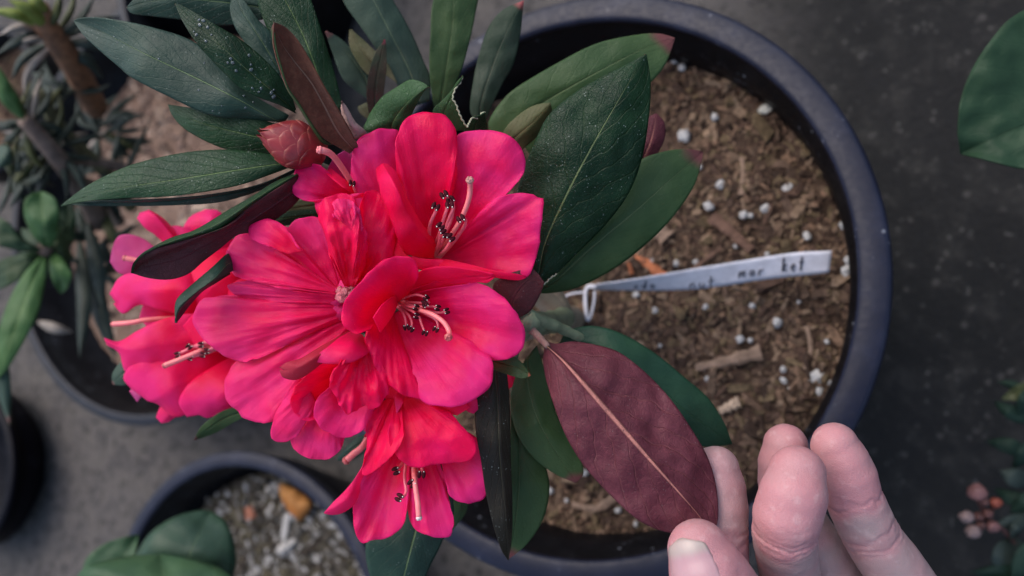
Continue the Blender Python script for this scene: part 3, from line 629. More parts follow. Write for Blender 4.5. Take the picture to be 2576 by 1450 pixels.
leaf([(925, 250), (890, 225), (860, 195), (835, 130), (818, 80)], [(935, 250), (915, 190), (870, 130), (820, 80)], [(945, 245), (935, 185), (900, 140), (860, 100), (822, 78)], [LEAF_GREY, UNDER_PALE], (-60, -56, -52), (-1, -1))
leaf([(930, 300), (922, 240), (928, 185), (945, 130), (968, 102)], [(945, 300), (943, 240), (950, 180), (968, 100)], [(958, 300), (966, 230), (972, 170), (972, 120), (969, 100)], [leaf_material("leaf_red_flushed", (.035, .055, .03), (.12, .045, .04), (.10, .12, .08), .5, .2, .3, .06, tip=(.30, .06, .08), retic=.3), UNDER_FELT], (-44, -38, -34), (1.5, 1.5), label="small upright leaf flushed with red")
leaf([(925, 190), (905, 165), (880, 120), (878, 75)], [(950, 175), (915, 135), (880, 75)], [(1000, 210), (975, 160), (935, 120), (885, 75)], [LEAF_OLIVE, UNDER_PALE], (-52, -50, -50), (-1, -1))
leaf([(985, 320), (950, 300), (925, 300), (905, 285)], [(985, 300), (950, 285), (925, 275), (900, 275)], [(985, 285), (950, 262), (925, 258), (900, 268)], [LEAF_OLIVE, UNDER_PALE], (-46, -44, -46), (-1, -1))
leaf([(1000, 340), (919, 330), (924, 300), (935, 278), (962, 243), (1000, 218), (1030, 201), (1060, 206), (1078, 218)], [(1005, 340), (986, 321), (1003, 286), (1030, 255), (1055, 232), (1078, 218)], [(1015, 335), (1025, 310), (1040, 280), (1055, 250), (1066, 232), (1074, 222), (1078, 218)],
     [LEAF_MIDG, UNDER_FELT], (-18, -14, -6, -2), (-4, 2), label="small dark curled leaf with a red tip above the flowers")
# torn leaf: a long sliver and a stub with ragged cream edges
leaf([(1108, 330), (1088, 282), (1112, 253), (1136, 228), (1150, 205), (1163, 193)], [(1140, 330), (1118, 290), (1130, 255), (1146, 220), (1163, 193)], [(1180, 330), (1174, 318), (1160, 296), (1150, 275), (1140, 250), (1146, 225), (1158, 208), (1165, 195)], [LEAF_MIDG, UNDER_FELT], (-20, -15, -8), (0, 0), edgen=1.6, label="torn leaf with a ragged pale edge")
leaf([(1165, 340), (1172, 322), (1182, 305), (1190, 296), (1196, 296)], [(1195, 340), (1196, 320), (1203, 305), (1208, 292)], [(1228, 335), (1226, 315), (1222, 300), (1221, 284)], [LEAF_DARK, UNDER_FELT], (-20, -16, -12), (0, 0), edgen=1.6)
mb = MB()
for pp in ([(1163, 193), (1158, 208), (1148, 220), (1141, 235), (1139, 250), (1147, 262), (1152, 277), (1160, 296), (1168, 310), (1175, 321)], [(1175, 321), (1181, 308), (1188, 297), (1200, 298), (1209, 292), (1212, 285), (1221, 283)]):
    q = crv(H(pp, -11.5), 40); q[:, 0] += 1.5 * np.sin(np.arange(40) * 1.7); q[:, 2] += np.linspace(1, -4, 40)
    tube(mb, PA(q), .00014 + .00012 * np.abs(np.sin(np.arange(40) * .9)), 6)
mb.build("leaf_edge", [CREAM], plant)
patch("bract", [H([(885, 350), (878, 340), (868, 312), (858, 283), (856, 268), (860, 256)], [-14, -8, -4]), H([(900, 350), (895, 330), (880, 312), (868, 285), (862, 270), (860, 256)], [-12, -5, -2]), H([(925, 345), (920, 330), (902, 314), (890, 300), (876, 275), (861, 256)], [-14, -9, -4])], [plain("bract_papery", (.42, .26, .23), .7, .0004, 900, .3), plain("bract_brown", (.16, .07, .05), .8, .0004, 900)], plant, nv=12, edgen=1.5)['label'] = "withered papery bract twisted above the flowers"
# --- right hand side
leaf([(1335, 430), (1236, 335), (1232, 300), (1262, 255), (1300, 220), (1400, 160), (1500, 110), (1600, 88), (1660, 85), (1698, 96)], [(1300, 340), (1310, 295), (1400, 238), (1500, 183), (1620, 122), (1698, 96)], [(1340, 400), (1400, 340), (1500, 290), (1600, 235), (1650, 195), (1680, 150), (1698, 98)],
     [LEAF_SMOOTH, UNDER_PALE], (-44, -40, -36, -38), (-2, -2), label="long mid-green leaf with a withered tip over the pot wall")
leaf([(1262, 345), (1275, 318), (1310, 285), (1345, 265), (1384, 258)], [(1280, 360), (1310, 335), (1350, 300), (1384, 262)], [(1310, 380), (1345, 350), (1370, 320), (1388, 285), (1386, 262)], [LEAF_OLIVE, UNDER_PALE], (-30, -26, -24), (-1, -2), label="small olive leaf tipped with yellow")
leaf([(1342, 735), (1370, 690), (1440, 600), (1520, 490), (1600, 410), (1660, 384), (1720, 375), (1768, 381)], [(1345, 738), (1400, 705), (1480, 630), (1600, 530), (1690, 450), (1768, 383)], [(1350, 738), (1385, 738), (1450, 725), (1540, 680), (1620, 620), (1690, 550), (1745, 470), (1764, 410), (1769, 384)],
     [LEAF_SMOOTH, UNDER_PALE], (-30, -26, -24, -30), (-3, -3), label="mid-green leaf with a purple tip under the large glossy one")
leaf([(1338, 700), (1300, 640), (1290, 540), (1310, 450), (1340, 370), (1380, 290), (1450, 230), (1520, 190), (1580, 160), (1624, 137)], [(1352, 705), (1372, 610), (1420, 500), (1480, 385), (1560, 245), (1624, 137)], [(1366, 714), (1400, 690), (1450, 640), (1520, 570), (1580, 490), (1615, 400), (1632, 300), (1637, 210), (1627, 137)],
     [LEAF_GLOSS, UNDER_FELT], (-20, -15, -8, -6), (-4, -5), label="large glossy dark green leaf with a pale midrib right of the flowers", dip=1.3, nu=60, nv=36)
mb = MB(); q = crv([(1338, 668, -19), (1340, 690, -18.5), (1352, 704, -18.5), (1366, 716, -19), (1385, 700, -19.5), (1400, 690, -20)], 30); q[:, 1] += 1.6 * np.sin(np.arange(30) * 1.9); tube(mb, PA(q), .00013 + .00010 * np.abs(np.sin(np.arange(30) * .8)), 6); mb.build("leaf_edge", [CREAM], plant)
leaf([(1255, 780), (1240, 720), (1280, 690), (1335, 672)], [(1280, 790), (1290, 750), (1320, 710), (1355, 690)], [(1305, 800), (1335, 782), (1360, 740), (1368, 712)], [UNDER_DARK, UNDER_DARK], (-14, -10, -9), (-1, -2), label="dark brown leaf base under the glossy leaf")
leaf([(1590, 400), (1600, 340), (1625, 300), (1650, 285)], [(1620, 400), (1640, 350), (1652, 286)], [(1650, 395), (1672, 350), (1672, 310), (1654, 287)], [UNDER_WINE, UNDER_WINE], (-40, -38, -38), (-1, -1))
leaf([(1225, 885), (1255, 890), (1285, 895), (1312, 915), (1334, 944)], [(1228, 905), (1260, 912), (1300, 925), (1334, 945)], [(1228, 925), (1262, 938), (1300, 950), (1318, 952), (1334, 946)], [leaf_material("leaf_red_edged", (.03, .06, .02), (.07, .07, .02), (.13, .15, .05), .4, .1, .4, .08, tip=(.30, .08, .04), retic=.3), UNDER_FELT], (-12, -8, -6), (1, 1), label="small young leaf with a red tip under the open flower")
leaf([(1205, 940), (1196, 1000), (1196, 1080), (1210, 1160), (1222, 1240), (1240, 1320), (1262, 1385), (1278, 1410)], [(1245, 930), (1252, 1000), (1255, 1100), (1262, 1200), (1272, 1300), (1276, 1370), (1279, 1410)], [(1275, 935), (1282, 1000), (1284, 1080), (1286, 1180), (1289, 1260), (1289, 1330), (1284, 1385), (1279, 1410)],
     [leaf_material("leaf_blackish", (.016, .013, .009), (.026, .022, .014), (.07, .065, .04), .38, .55, .7, .05, retic=.5), UNDER_FELT], (-16, -10, -12, -22), (1, -3), label="narrow nearly black leaf hanging down the middle", nv=26)
leaf([(1285, 1040), (1284, 1120), (1286, 1220), (1285, 1320), (1279, 1404)], [(1300, 1040), (1305, 1120), (1305, 1220), (1295, 1320), (1280, 1405)], [(1315, 1050), (1345, 1110), (1375, 1180), (1382, 1240), (1365, 1310), (1325, 1370), (1281, 1406)], [LEAF_SMOOTH, UNDER_PALE], (-30, -26, -30), (0, -2))
leaf([(1300, 935), (1284, 1000), (1290, 1060), (1310, 1110), (1350, 1160), (1400, 1195), (1447, 1215)], [(1325, 900), (1330, 980), (1355, 1060), (1400, 1140), (1450, 1214)], [(1350, 870), (1380, 960), (1400, 1040), (1430, 1100), (1458, 1150), (1468, 1190), (1453, 1213)], [LEAF_SMOOTH, UNDER_PALE], (-26, -22, -26), (-3, -3), label="mid-green leaf hanging behind the dark red leaf")
leaf([(1405, 870), (1425, 835), (1480, 820), (1540, 830), (1600, 858), (1660, 898), (1720, 948), (1780, 1000), (1820, 1060), (1842, 1116)], [(1400, 868), (1450, 862), (1540, 895), (1640, 960), (1720, 1030), (1790, 1080), (1842, 1117)], [(1400, 880), (1450, 910), (1540, 990), (1640, 1080), (1720, 1115), (1790, 1125), (1842, 1118)], [leaf_material("leaf_deep_green", (.015, .050, .028), (.025, .070, .036), (.04, .10, .045), .42, .02, .3, .05, retic=.1), UNDER_PALE], (-30, -24, -26, -34), (-2, -4), label="smooth deep green leaf behind the red one")
HL = leaf([(1347, 838), (1368, 872), (1366, 905), (1372, 950), (1390, 1010), (1420, 1090), (1460, 1160), (1510, 1220), (1560, 1270), (1610, 1312), (1670, 1338), (1720, 1344), (1775, 1348)],
     [(1347, 840), (1375, 870), (1420, 912), (1480, 980), (1550, 1060), (1620, 1140), (1700, 1230), (1760, 1300), (1785, 1345)],
     [(1347, 838), (1390, 864), (1440, 859), (1500, 868), (1560, 888), (1630, 943), (1690, 1008), (1740, 1080), (1780, 1150), (1801, 1220), (1807, 1290), (1800, 1335), (1788, 1350)],
     [UNDER_WINE, LEAF_DARK], (-13, 0, 5, 5.5), (-3.5, -5), label="wine-red underside of the leaf held between thumb and finger", nu=80, nv=48, dip=1.8, fold=-.9)
stem([tuple(P(1318, 812, -16)), tuple(P(1335, 828, -15)), tuple(P(1352, 845, -13)), tuple(P(1378, 872, -8))], .0013, .0008, plain("petiole_felt", (.30, .17, .14), .7, .0003, 1200, .25), name="petiole")
leaf([(1040, 1240), (985, 1270), (935, 1320), (920, 1370), (925, 1430), (950, 1500), (990, 1570)], [(1065, 1240), (1050, 1320), (1030, 1400), (1010, 1480), (992, 1570)], [(1130, 1240), (1142, 1290), (1110, 1370), (1080, 1430), (1050, 1500), (994, 1570)], [LEAF_BLUE, UNDER_FELT], (-36, -34, -40), (-1, -3), label="greyish leaf running off the bottom below the flowers")
leaf([(610, 1020), (560, 1035), (515, 1065), (498, 1085), (489, 1107)], [(615, 1035), (570, 1050), (530, 1075), (489, 1107)], [(618, 1048), (585, 1065), (545, 1088), (510, 1102), (489, 1108)], [LEAF_SMOOTH, LEAF_DARK], (-50, -48, -46), (1, -1))
leaf([(935, 1090), (910, 1095), (880, 1115), (850, 1150)], [(935, 1110), (900, 1120), (870, 1140), (848, 1158)], [(938, 1130), (915, 1142), (885, 1158), (850, 1160)], [LEAF_BLUE, UNDER_FELT], (-46, -46, -48), (-1, -1))
leaf([(320, 905), (300, 915), (283, 940), (282, 962)], [(325, 930), (305, 945), (284, 965)], [(330, 960), (312, 970), (285, 968)], [LEAF_GREY, UNDER_PALE], (-74, -74, -76), (-1, -1))
leaf([(1145, 1250), (1135, 1280), (1125, 1310), (1118, 1335)], [(1165, 1250), (1160, 1290), (1125, 1340)], [(1180, 1255), (1172, 1290), (1150, 1320), (1128, 1345)], [LEAF_SMOOTH, UNDER_PALE], (-46, -46, -48), (-1, -1))

# ------------------------------------------------------------------ bud
BUDM, nt_, b_ = node_mat("bud_scales"); t_ = NT(nt_); oc_ = t_.coord()
c_ = t_.mix(t_.ramp(t_.noise(oc_, 160, 3), .35, .65), (.17, .009, .014), (.30, .030, .032)); uvv_, u_, v_ = t_.uv()
c_ = t_.mix(t_.ramp(t_.math('MAXIMUM', t_.math('ABSOLUTE', v_), u_), .88, .99, 0, .55), c_, (.40, .13, .085))
t_.put(b_.inputs["Base Color"], c_); b_.inputs["Roughness"].default_value = .38; t_.put(b_.inputs["Normal"], t_.bump(t_.noise(oc_, 900, 3), .0001, .6))
bud = empty("bud_anchor", P(757, 395, -12)); bpy.data.objects.remove(bud)
bb = P(800, 384, -12); bt = P(656, 336, -2); ax = bt - bb; LB = np.linalg.norm(ax); e1, e2, e3 = frame(ax)
def bud_r(s): return .0056 * (math.sin(math.pi / 2 * min(1, .35 + s * 1.5)) if s < .43 else max(.02, (1 - ((s - .43) / .58) ** 1.55)) if s < 1.0 else .02)
mb = MB(); tube(mb, [bb + ax * s for s in np.linspace(0, 1, 20)], [max(.0002, bud_r(s) * .93) for s in np.linspace(0, 1, 20)], 16)
budo = mb.build("bud", [BUDM], plant); budo['label'] = "fat red flower bud with overlapping scales"
k = 0
for ring in range(6):
    s0 = -.06 + ring * .130
    for j in range(5):
        a0 = 2 * math.pi * j / 5 + ring * .63; nu_, nv_ = 12, 9; W = np.zeros((nu_, nv_, 3))
        for i in range(nu_):
            u = i / (nu_ - 1); s = s0 + u * .46; wd = .78 * math.sqrt(max(0, 1 - u ** 2.4)) + .01
            for q in range(nv_):
                v = q / (nv_ - 1) * 2 - 1; a = a0 + v * wd; r = bud_r(min(max(s, 0.0), 1.0)) + .00025 + .00060 * (1 - u * .3) - .00015 * v * v + .0005 * u * u
                W[i, q] = bb + ax * s + (e1 * math.cos(a) + e2 * math.sin(a)) * r
        uvg = np.stack(np.meshgrid(np.linspace(0, 1, nu_), np.linspace(-1, 1, nv_), indexing='ij'), -1)
        mesh_obj("bud_scale", W.reshape(-1, 3), grid_faces(nu_, nv_), BUDM, budo, uv=uvg)

# ================================================================== flowers
def flower(base, neck, r0=.0012, r1=.0026, label=None):
    """the short tube and stalk behind a flower: the part its petals, stamens and pistil belong to"""
    b = P(*base); n = P(*neck); mb = MB()
    s = np.linspace(0, 1, 10); tube(mb, [b + (n - b) * k for k in s], r0 + (r1 - r0) * s ** 1.5, 12)
    o = mb.build("flower", [PETAL_BACK], plant)
    if label: o['label'] = label
    return o
def petal(fl, *curves, mat=None, name="petal", **k):
    k.setdefault('nu', 40); k.setdefault('nv', 24); k.setdefault('edgen', .9); k.setdefault('dip', .9); k.setdefault('th', .00030)
    return patch(name, list(curves), [mat or PETAL], fl, **k)
def fan(fl, b0, b1, outline, mat=None, pw=1.7, belly=0.0, ruffle=.8, rf=2.8, ridge=.25, fn=5, wr=.30, dip=.9, nu=42, nv=46, name="petal", edgen=1.0, lip=0.0, **k):
    """one lobe: rays from the short base line b0-b1 out to a traced outline; funnel-shaped in depth"""
    _seed[0] += 1; s0 = _seed[0] * 1.91
    O = crv(outline, nv); w = np.linspace(0, 1, nv)[:, None]; B = np.array(b0, float) * (1 - w) + np.array(b1, float) * w
    u = np.linspace(0, 1, nu) ** .9; V = np.linspace(-1, 1, nv)
    A = B[None] * (1 - u)[:, None, None] + O[None] * u[:, None, None]
    g = 1 - (1 - u) ** pw if pw > 0 else u ** (-pw)
    h = B[None, :, 2] * (1 - g)[:, None] + O[None, :, 2] * g[:, None]
    U = u[:, None]; Vv = V[None]
    h = h + belly * np.sin(np.pi * U) * (1 - Vv ** 2)
    h = h + ruffle * U ** 3 * np.sin(2 * np.pi * rf * (Vv * .5) + s0) + .35 * ruffle * U ** 6 * np.sin(2 * np.pi * rf * 2.7 * (Vv * .5) + s0 * 2.3)
    h = h + ridge * np.cos(np.pi * fn * Vv * .5 + s0) * np.sin(np.pi * np.clip(U, 0, 1) ** .8)
    h = h - lip * U ** 8
    q = np.stack(np.broadcast_arrays(Vv * 4.2 + s0, U * 1.1, 0 * U), -1)
    h = h + wr * nz(q, .55, s0, 3) * np.clip(U * 3, 0, 1)
    A[..., 2] = h; W = PA(A)
    A[..., 2] += nz(W, .0085, s0, 2) * dip + nz(W, .0028, s0 + 5, 2) * .22 * dip
    ex = nz(W, .0032, s0 + 9, 2) * edgen * U ** 6; ey = nz(W, .0032, s0 + 19, 2) * edgen * U ** 6
    A[..., 0] += ex * 3.4; A[..., 1] += ey * 3.4
    W = PA(A); uv = np.stack(np.broadcast_arrays(U, Vv), -1)
    return finish(name, W, [mat or PETAL], fl, uv, .00018, +1)
def stamen(fl, pts, r=.00034, an=1.0, seed=0, blurred=False):
    q = PA(crv(pts, 16)); mb = MB(); tube(mb, q, np.linspace(r * 1.15, r * .85, 16), 8, 0)
    tip = q[-1]; d = q[-1] - q[-3]; e = frame(d); tocam = CAM - tip; tocam /= np.linalg.norm(tocam)
    rnd = random.Random(seed + int(pts[-1][0]))
    side = np.cross(tocam, d / np.linalg.norm(d)); side /= np.linalg.norm(side); a = rnd.uniform(-.9, .9)
    side = side * math.cos(a) + np.cross(tocam, side) * math.sin(a); lng = np.cross(tocam, side); lng = lng + tocam * .5; lng /= np.linalg.norm(lng)
    third = np.cross(side, lng)
    for s in (-1, 1):
        c = tip + side * s * .00052 * an + tocam * .0003
        blob(mb, c, np.array([side * .00050, third * .00050, lng * .00100]) * an, 1, 10, 10)
        blob(mb, c + lng * .00072 * an + tocam * .00042 * an, np.eye(3) * .00017 * an, 2, 6, 8)
    return mb.build("stamen", [FILAMENT, ANTHER, PORE], fl)
def pistil(fl, pts, r=.0008, st=.0014, tipmat=None):
    q = PA(crv(pts, 26)); mb = MB(); tube(mb, q, np.linspace(r * .85, r * 1.1, 26), 12, 0)
    d = q[-1] - q[-3]; d /= np.linalg.norm(d); e1, e2, e3 = frame(d)
    blob(mb, q[-1] + d * st * .15, np.array([e1 * st, e2 * st, e3 * st * .62]), 1, 12, 16)
    for k in range(5):
        a = 2 * math.pi * k / 5; blob(mb, q[-1] + d * st * .55 + (e1 * math.cos(a) + e2 * math.sin(a)) * st * .48, np.eye(3) * st * .36, 1, 7, 8)
    return mb.build("pistil", [STYLE, tipmat or STIGMA], fl)

# ---- flower F: wide open, lower right of centre
F = flower((900, 770, -22), (985, 750, -20), label="wide open crimson flower facing the camera")
petal(F, [(985, 770, -20), (1030, 735, -13), (1075, 716, -7), (1130, 700, -3), (1190, 692, 0), (1242, 692, 2)], [(1000, 770, -21), (1050, 750, -15), (1120, 728, -9), (1190, 712, -4), (1225, 712, 0), (1243, 700, 2)], mat=PETAL_RED, ruffle=.3)
petal(F, [(1020, 735, -16), (1040, 700, -6), (1070, 678, -1), (1120, 672, 1), (1190, 680, 2), (1240, 690, 2.5)], [(1020, 748, -19), (1060, 725, -11), (1110, 706, -5), (1170, 697, -2), (1215, 696, 0), (1242, 694, 2)], mat=PETAL_RED, bulge=.6)
fan(F, (1000, 748, -21), (985, 790, -22), [(1110, 724, -7), (1160, 714, -5), (1205, 714, -3), (1250, 735, -1), (1290, 775, 0), (1314, 815, 0), (1322, 850, -.5), (1313, 882, -1), (1285, 901, -1.5), (1250, 908, -3), (1225, 902, -5), (1190, 885, -9)], lip=.8, belly=-1.2)
fan(F, (1000, 765, -22), (975, 790, -22), [(1130, 840, -10), (1185, 856, -6), (1222, 878, -3), (1241, 915, -1), (1239, 955, 0), (1222, 985, 0), (1185, 1010, -.5), (1145, 1022, -1), (1095, 1021, -1), (1062, 1012, -2), (1040, 985, -4)], lip=.8, belly=-1.0, ruffle=.8)
fan(F, (990, 790, -21), (968, 765, -17), [(1066, 1008, -2.5), (1045, 1003, -2), (1000, 985, -2), (960, 950, -2), (935, 905, -2), (920, 862, -2), (922, 828, -4)], mat=PETAL_RED, lip=.5)
fan(F, (1030, 738, -15), (955, 800, -11), [(1052, 700, -1), (1053, 675, 2), (1040, 654, 3), (1005, 646, 4), (965, 655, 5), (930, 682, 5), (895, 722, 5), (870, 755, 4), (857, 790, 3), (862, 817, 2), (880, 835, 1), (902, 841, 1), (930, 830, 0)], mat=PETAL_RED, pw=1.35, belly=.8, lip=.5, ruffle=.9)
petal(F, [(1005, 748, -19), (990, 745, -5), (960, 770, 2), (940, 800, 4)], [(1000, 765, -20), (1000, 770, -12), (985, 800, -6), (958, 838, -2)], mat=PETAL_RED, bulge=1)
for i, pts in enumerate([[(1000, 758, -19), (1050, 762, -9), (1080, 762, -6), (1068, 757, -4)], [(1000, 756, -19), (1045, 742, -9), (1072, 750, -5)], [(1005, 760, -18), (1040, 770, -8), (1072, 772, -5), (1070, 767, -3)],
                         [(1005, 765, -18), (1030, 772, -8), (1047, 774, -4)], [(1000, 765, -18), (1040, 785, -6), (1048, 795, -3)], [(1005, 760, -18), (1060, 770, -9), (1092, 772, -5), (1101, 775, -3)],
                         [(1005, 762, -18), (1060, 780, -10), (1105, 787, -6), (1124, 783, -3)], [(995, 768, -19), (1012, 785, -10), (1020, 805, -7), (1022, 824, -5)], [(995, 768, -19), (1025, 790, -9), (1036, 812, -6), (1034, 828, -4)],
                         [(1010, 770, -18), (1050, 792, -8), (1060, 815, -6), (1069, 838, -4)], [(1015, 765, -18), (1070, 790, -8), (1096, 805, -6), (1102, 822, -6), (1096, 829, -3)]]):
    stamen(F, pts, an=.88, seed=i)
mb = MB(); tube(mb, PA(crv([(985, 745, -24), (1010, 758, -19), (1035, 768, -12)], 8)), [.0026, .0024, .002, .0016, .0012, .0009, .0007, .0005], 12, cap=False)
mb.build("filament_sheath", [FILAMENT], F)
pistil(F, [(1005, 758, -18), (1050, 778, -6), (1085, 790, -2), (1115, 810, 0), (1130, 835, 1), (1128, 848, 3)], .00060, .00112)

# ---- flower A: open, upper right
A_ = flower((930, 700, -30), (1080, 650, -26), label="open crimson flower at the upper right with a long pale style")
fan(A_, (1080, 650, -24), (1098, 650, -25), [(1030, 540, -12), (1008, 480, -9), (997, 420, -6), (995, 370, -5), (1002, 330, -5), (1020, 302, -5), (1045, 287, -6), (1085, 283, -6), (1120, 289, -6), (1141, 312, -6), (1149, 350, -6), (1150, 395, -7), (1150, 440, -11)], mat=PETAL_RED, lip=.5, ruffle=.7, belly=1)
fan(A_, (1090, 650, -25), (1105, 655, -26), [(1125, 470, -13), (1135, 400, -10), (1142, 352, -9), (1165, 334, -8), (1205, 327, -7), (1250, 330, -6), (1285, 345, -6), (1312, 375, -6), (1323, 405, -6), (1317, 435, -6), (1297, 465, -7), (1278, 486, -8), (1255, 502, -10), (1230, 525, -14)], lip=.8, ruffle=.9, belly=-1.5)
fan(A_, (1100, 652, -25), (1108, 664, -26), [(1195, 550, -13), (1230, 510, -9), (1265, 494, -6.5), (1300, 488, -5), (1335, 488, -5), (1358, 498, -6), (1366, 503, -5), (1365, 535, -6), (1360, 580, -6), (1352, 640, -7), (1335, 685, -8), (1322, 701, -9), (1290, 703, -9), (1240, 693, -10), (1180, 678, -13)], lip=.8, ruffle=.9, belly=-1.5)
petal(A_, [(1105, 655, -24), (1060, 650, -12), (1020, 635, -6), (1000, 600, -2), (985, 560, -1), (965, 510, -1), (950, 460, -2), (945, 425, -4)], [(1112, 648, -24), (1085, 615, -10), (1050, 575, -3), (1025, 535, 0), (1005, 490, 2), (985, 450, 1), (960, 412, -3)], [(1115, 645, -24), (1095, 605, -16), (1060, 560, -9), (1030, 510, -6), (1010, 460, -5), (995, 430, -5), (975, 413, -5)], mat=PETAL_RED, nv=26, edgen=2, dip=1.2)
petal(A_, [(1060, 650, -22), (1120, 652, -9), (1180, 665, -5), (1240, 680, -3), (1300, 690, -4), (1324, 694, -5)], [(1050, 645, -24), (1100, 668, -8), (1180, 690, -5), (1250, 700, -4), (1300, 706, -5), (1324, 700, -5)], mat=PETAL_RED, nv=12, bulge=.6)
petal(A_, [(1000, 600, -20), (1020, 640, -10), (1060, 650, -8), (1120, 655, -8), (1150, 668, -7)], [(990, 640, -22), (1010, 665, -11), (1060, 680, -9), (1120, 685, -8), (1160, 680, -8)], mat=PETAL_RED, nv=12, bulge=.5)
fan(A_, (1000, 665, -25), (1030, 640, -27), [(925, 600, -20), (903, 540, -16), (888, 490, -13), (882, 450, -11), (883, 410, -10), (890, 370, -10), (910, 345, -10), (945, 326, -10), (975, 322, -11), (1000, 330, -12), (1020, 380, -14)], lip=.6, ruffle=1.0, belly=1)
for i, pts in enumerate([[(1085, 640, -22), (1080, 600, -14), (1082, 565, -8), (1098, 528, -5), (1096, 520, -2)], [(1088, 638, -21), (1105, 590, -12), (1120, 540, -7), (1128, 510, -6), (1124, 492, -4), (1117, 490, -2)],
                         [(1092, 642, -21), (1112, 600, -12), (1130, 550, -7), (1141, 524, -5), (1138, 512, -4), (1131, 515, -2)], [(1092, 640, -21), (1118, 590, -11), (1136, 550, -7), (1140, 512, -5), (1133, 503, -5)],
                         [(1090, 645, -20), (1105, 610, -10), (1108, 570, -4)], [(1095, 645, -20), (1112, 610, -10), (1118, 588, -4)], [(1100, 645, -21), (1120, 630, -10), (1132, 610, -5), (1134, 598, -3)],
                         [(1105, 648, -21), (1140, 610, -12), (1165, 575, -8), (1172, 558, -6), (1166, 548, -4), (1159, 550, -2)]]):
    stamen(A_, pts, r=.00050, an=1.15, seed=i + 30)
pistil(A_, [(1105, 640, -21), (1130, 600, -10), (1158, 555, -4), (1177, 510, 0), (1183, 475, 2), (1182, 455, 4)], .00066, .0011, plain("stigma_pale", (.55, .24, .20), .3, .0001, 2500, spec=.7))

# ---- flower E: small one half hidden at the upper left of the truss
E_ = flower((900, 560, -28), (890, 500, -22), label="small half-hidden flower whose style sticks out over the bud")
petal(E_, [(915, 530, -22), (860, 470, -20), (825, 440, -17), (840, 400, -15), (870, 378, -15), (890, 372, -15)], [(925, 520, -22), (905, 460, -19), (900, 420, -17), (898, 390, -15), (892, 372, -15)], mat=PETAL_MAUVE, bulge=-1.5)
fan(E_, (930, 505, -18), (905, 520, -18), [(845, 445, -9), (822, 432, -8), (800, 416, -7), (765, 412, -8), (742, 428, -9), (734, 465, -9), (742, 492, -9), (770, 506, -9), (810, 502, -9), (850, 508, -9)], pw=1.2, lip=.6)
petal(E_, [(925, 500, -18), (890, 470, -10), (860, 445, -9), (835, 425, -10)], [(915, 510, -19), (880, 482, -7), (850, 460, -6), (815, 430, -9)], mat=PETAL_RED, nv=10)
petal(E_, [(935, 490, -18), (915, 486, -5), (895, 487, -3), (880, 490, -4)], [(930, 500, -18), (905, 498, -6), (890, 500, -4), (878, 494, -4)], mat=PETAL_BACK, nv=8, bulge=.8)
pistil(E_, [(905, 500, -20), (886, 463, -10), (862, 425, -3), (840, 395, 2), (822, 382, 5), (806, 378, 6)], .00080, .00105, STYLE)
stamen(E_, [(905, 505, -20), (895, 485, -10), (886, 462, -7)], an=.9)

# ---- flower B: crumpled, seen from outside, base at (875, 725)
B_ = flower((872, 745, -16), (876, 720, -8), label="crumpled flower seen from outside above the centre of the cluster")
fan(B_, (885, 725, -9), (908, 728, -11), [(900, 590, 0), (905, 530, -1), (915, 490, -4), (935, 478, -6), (960, 490, -7), (982, 525, -7), (994, 575, -6), (993, 625, -6), (978, 670, -7), (950, 705, -8)], mat=PETAL_RED, pw=1.8, belly=4, ridge=.5, fn=6, wr=.5, dip=1.4)
fan(B_, (866, 720, -8), (890, 724, -7), [(838, 665, -2), (818, 605, 0), (803, 552, 2), (803, 515, 3), (828, 492, 4), (858, 486, 4), (888, 494, 4), (905, 520, 4), (914, 560, 3), (922, 610, 2), (926, 660, 0)], mat=PETAL_RED, pw=2.0, belly=4.5, ridge=.8, fn=5, wr=1.0, dip=2.6, edgen=2.5, ruffle=1.0, nv=60, nu=54)
fan(B_, (862, 560, 7.5), (905, 600, 7), [(838, 545, 7.5), (835, 515, 6.5), (850, 498, 5.5), (880, 503, 6), (905, 530, 6.5), (915, 570, 6.5)], mat=PETAL_BACK, pw=1, belly=1.0, wr=.8, dip=1.6, ruffle=.8, nu=22, nv=30, edgen=2)
petal(B_, [(810, 560, -10), (795, 530, -9), (790, 510, -10)], [(840, 560, -8), (825, 520, -6), (815, 500, -8)], mat=PETAL, nv=8)

# ---- flower C: seen from behind, fanning left
C_ = flower((872, 745, -14), (845, 748, -8), .0014, .0024, label="flower seen from behind with lobes fanning to the left")
fan(C_, (862, 722, -11), (846, 738, -9), [(852, 640, -11), (830, 590, -10), (808, 560, -9), (796, 546, -9), (760, 549, -9), (738, 557, -9), (720, 571, -9), (695, 557, -8), (665, 552, -8), (640, 562, -9), (612, 584, -10), (600, 610, -11)], mat=PETAL_BACK, pw=1.3, ruffle=.8, ridge=.35, fn=7, wr=.4)
fan(C_, (848, 726, -8), (847, 742, -7), [(640, 590, -9), (603, 589, -10), (578, 615, -11), (567, 655, -11), (580, 685, -11), (610, 702, -9), (650, 712, -7), (700, 724, -5)], mat=PETAL_BACK, pw=1.4, belly=3.5, ridge=.45, fn=6, wr=.45, ruffle=.6)
fan(C_, (770, 632, -4.5), (720, 640, -4.5), [(748, 625, -4), (735, 600, -4.5), (722, 574, -5), (697, 559, -6), (665, 553, -6), (640, 561, -7), (625, 580, -7), (640, 606, -5.5), (690, 624, -4)], mat=PETAL, pw=1, ruffle=.3, belly=1.0, nu=24, nv=34)
fan(C_, (848, 740, -7), (847, 768, -9), [(660, 700, -7), (610, 708, -10), (575, 717, -12), (577, 732, -13), (605, 748, -12), (640, 760, -11), (680, 768, -10)], mat=PETAL_BACK, pw=1.3, belly=3, ridge=.3, fn=4, wr=.4)
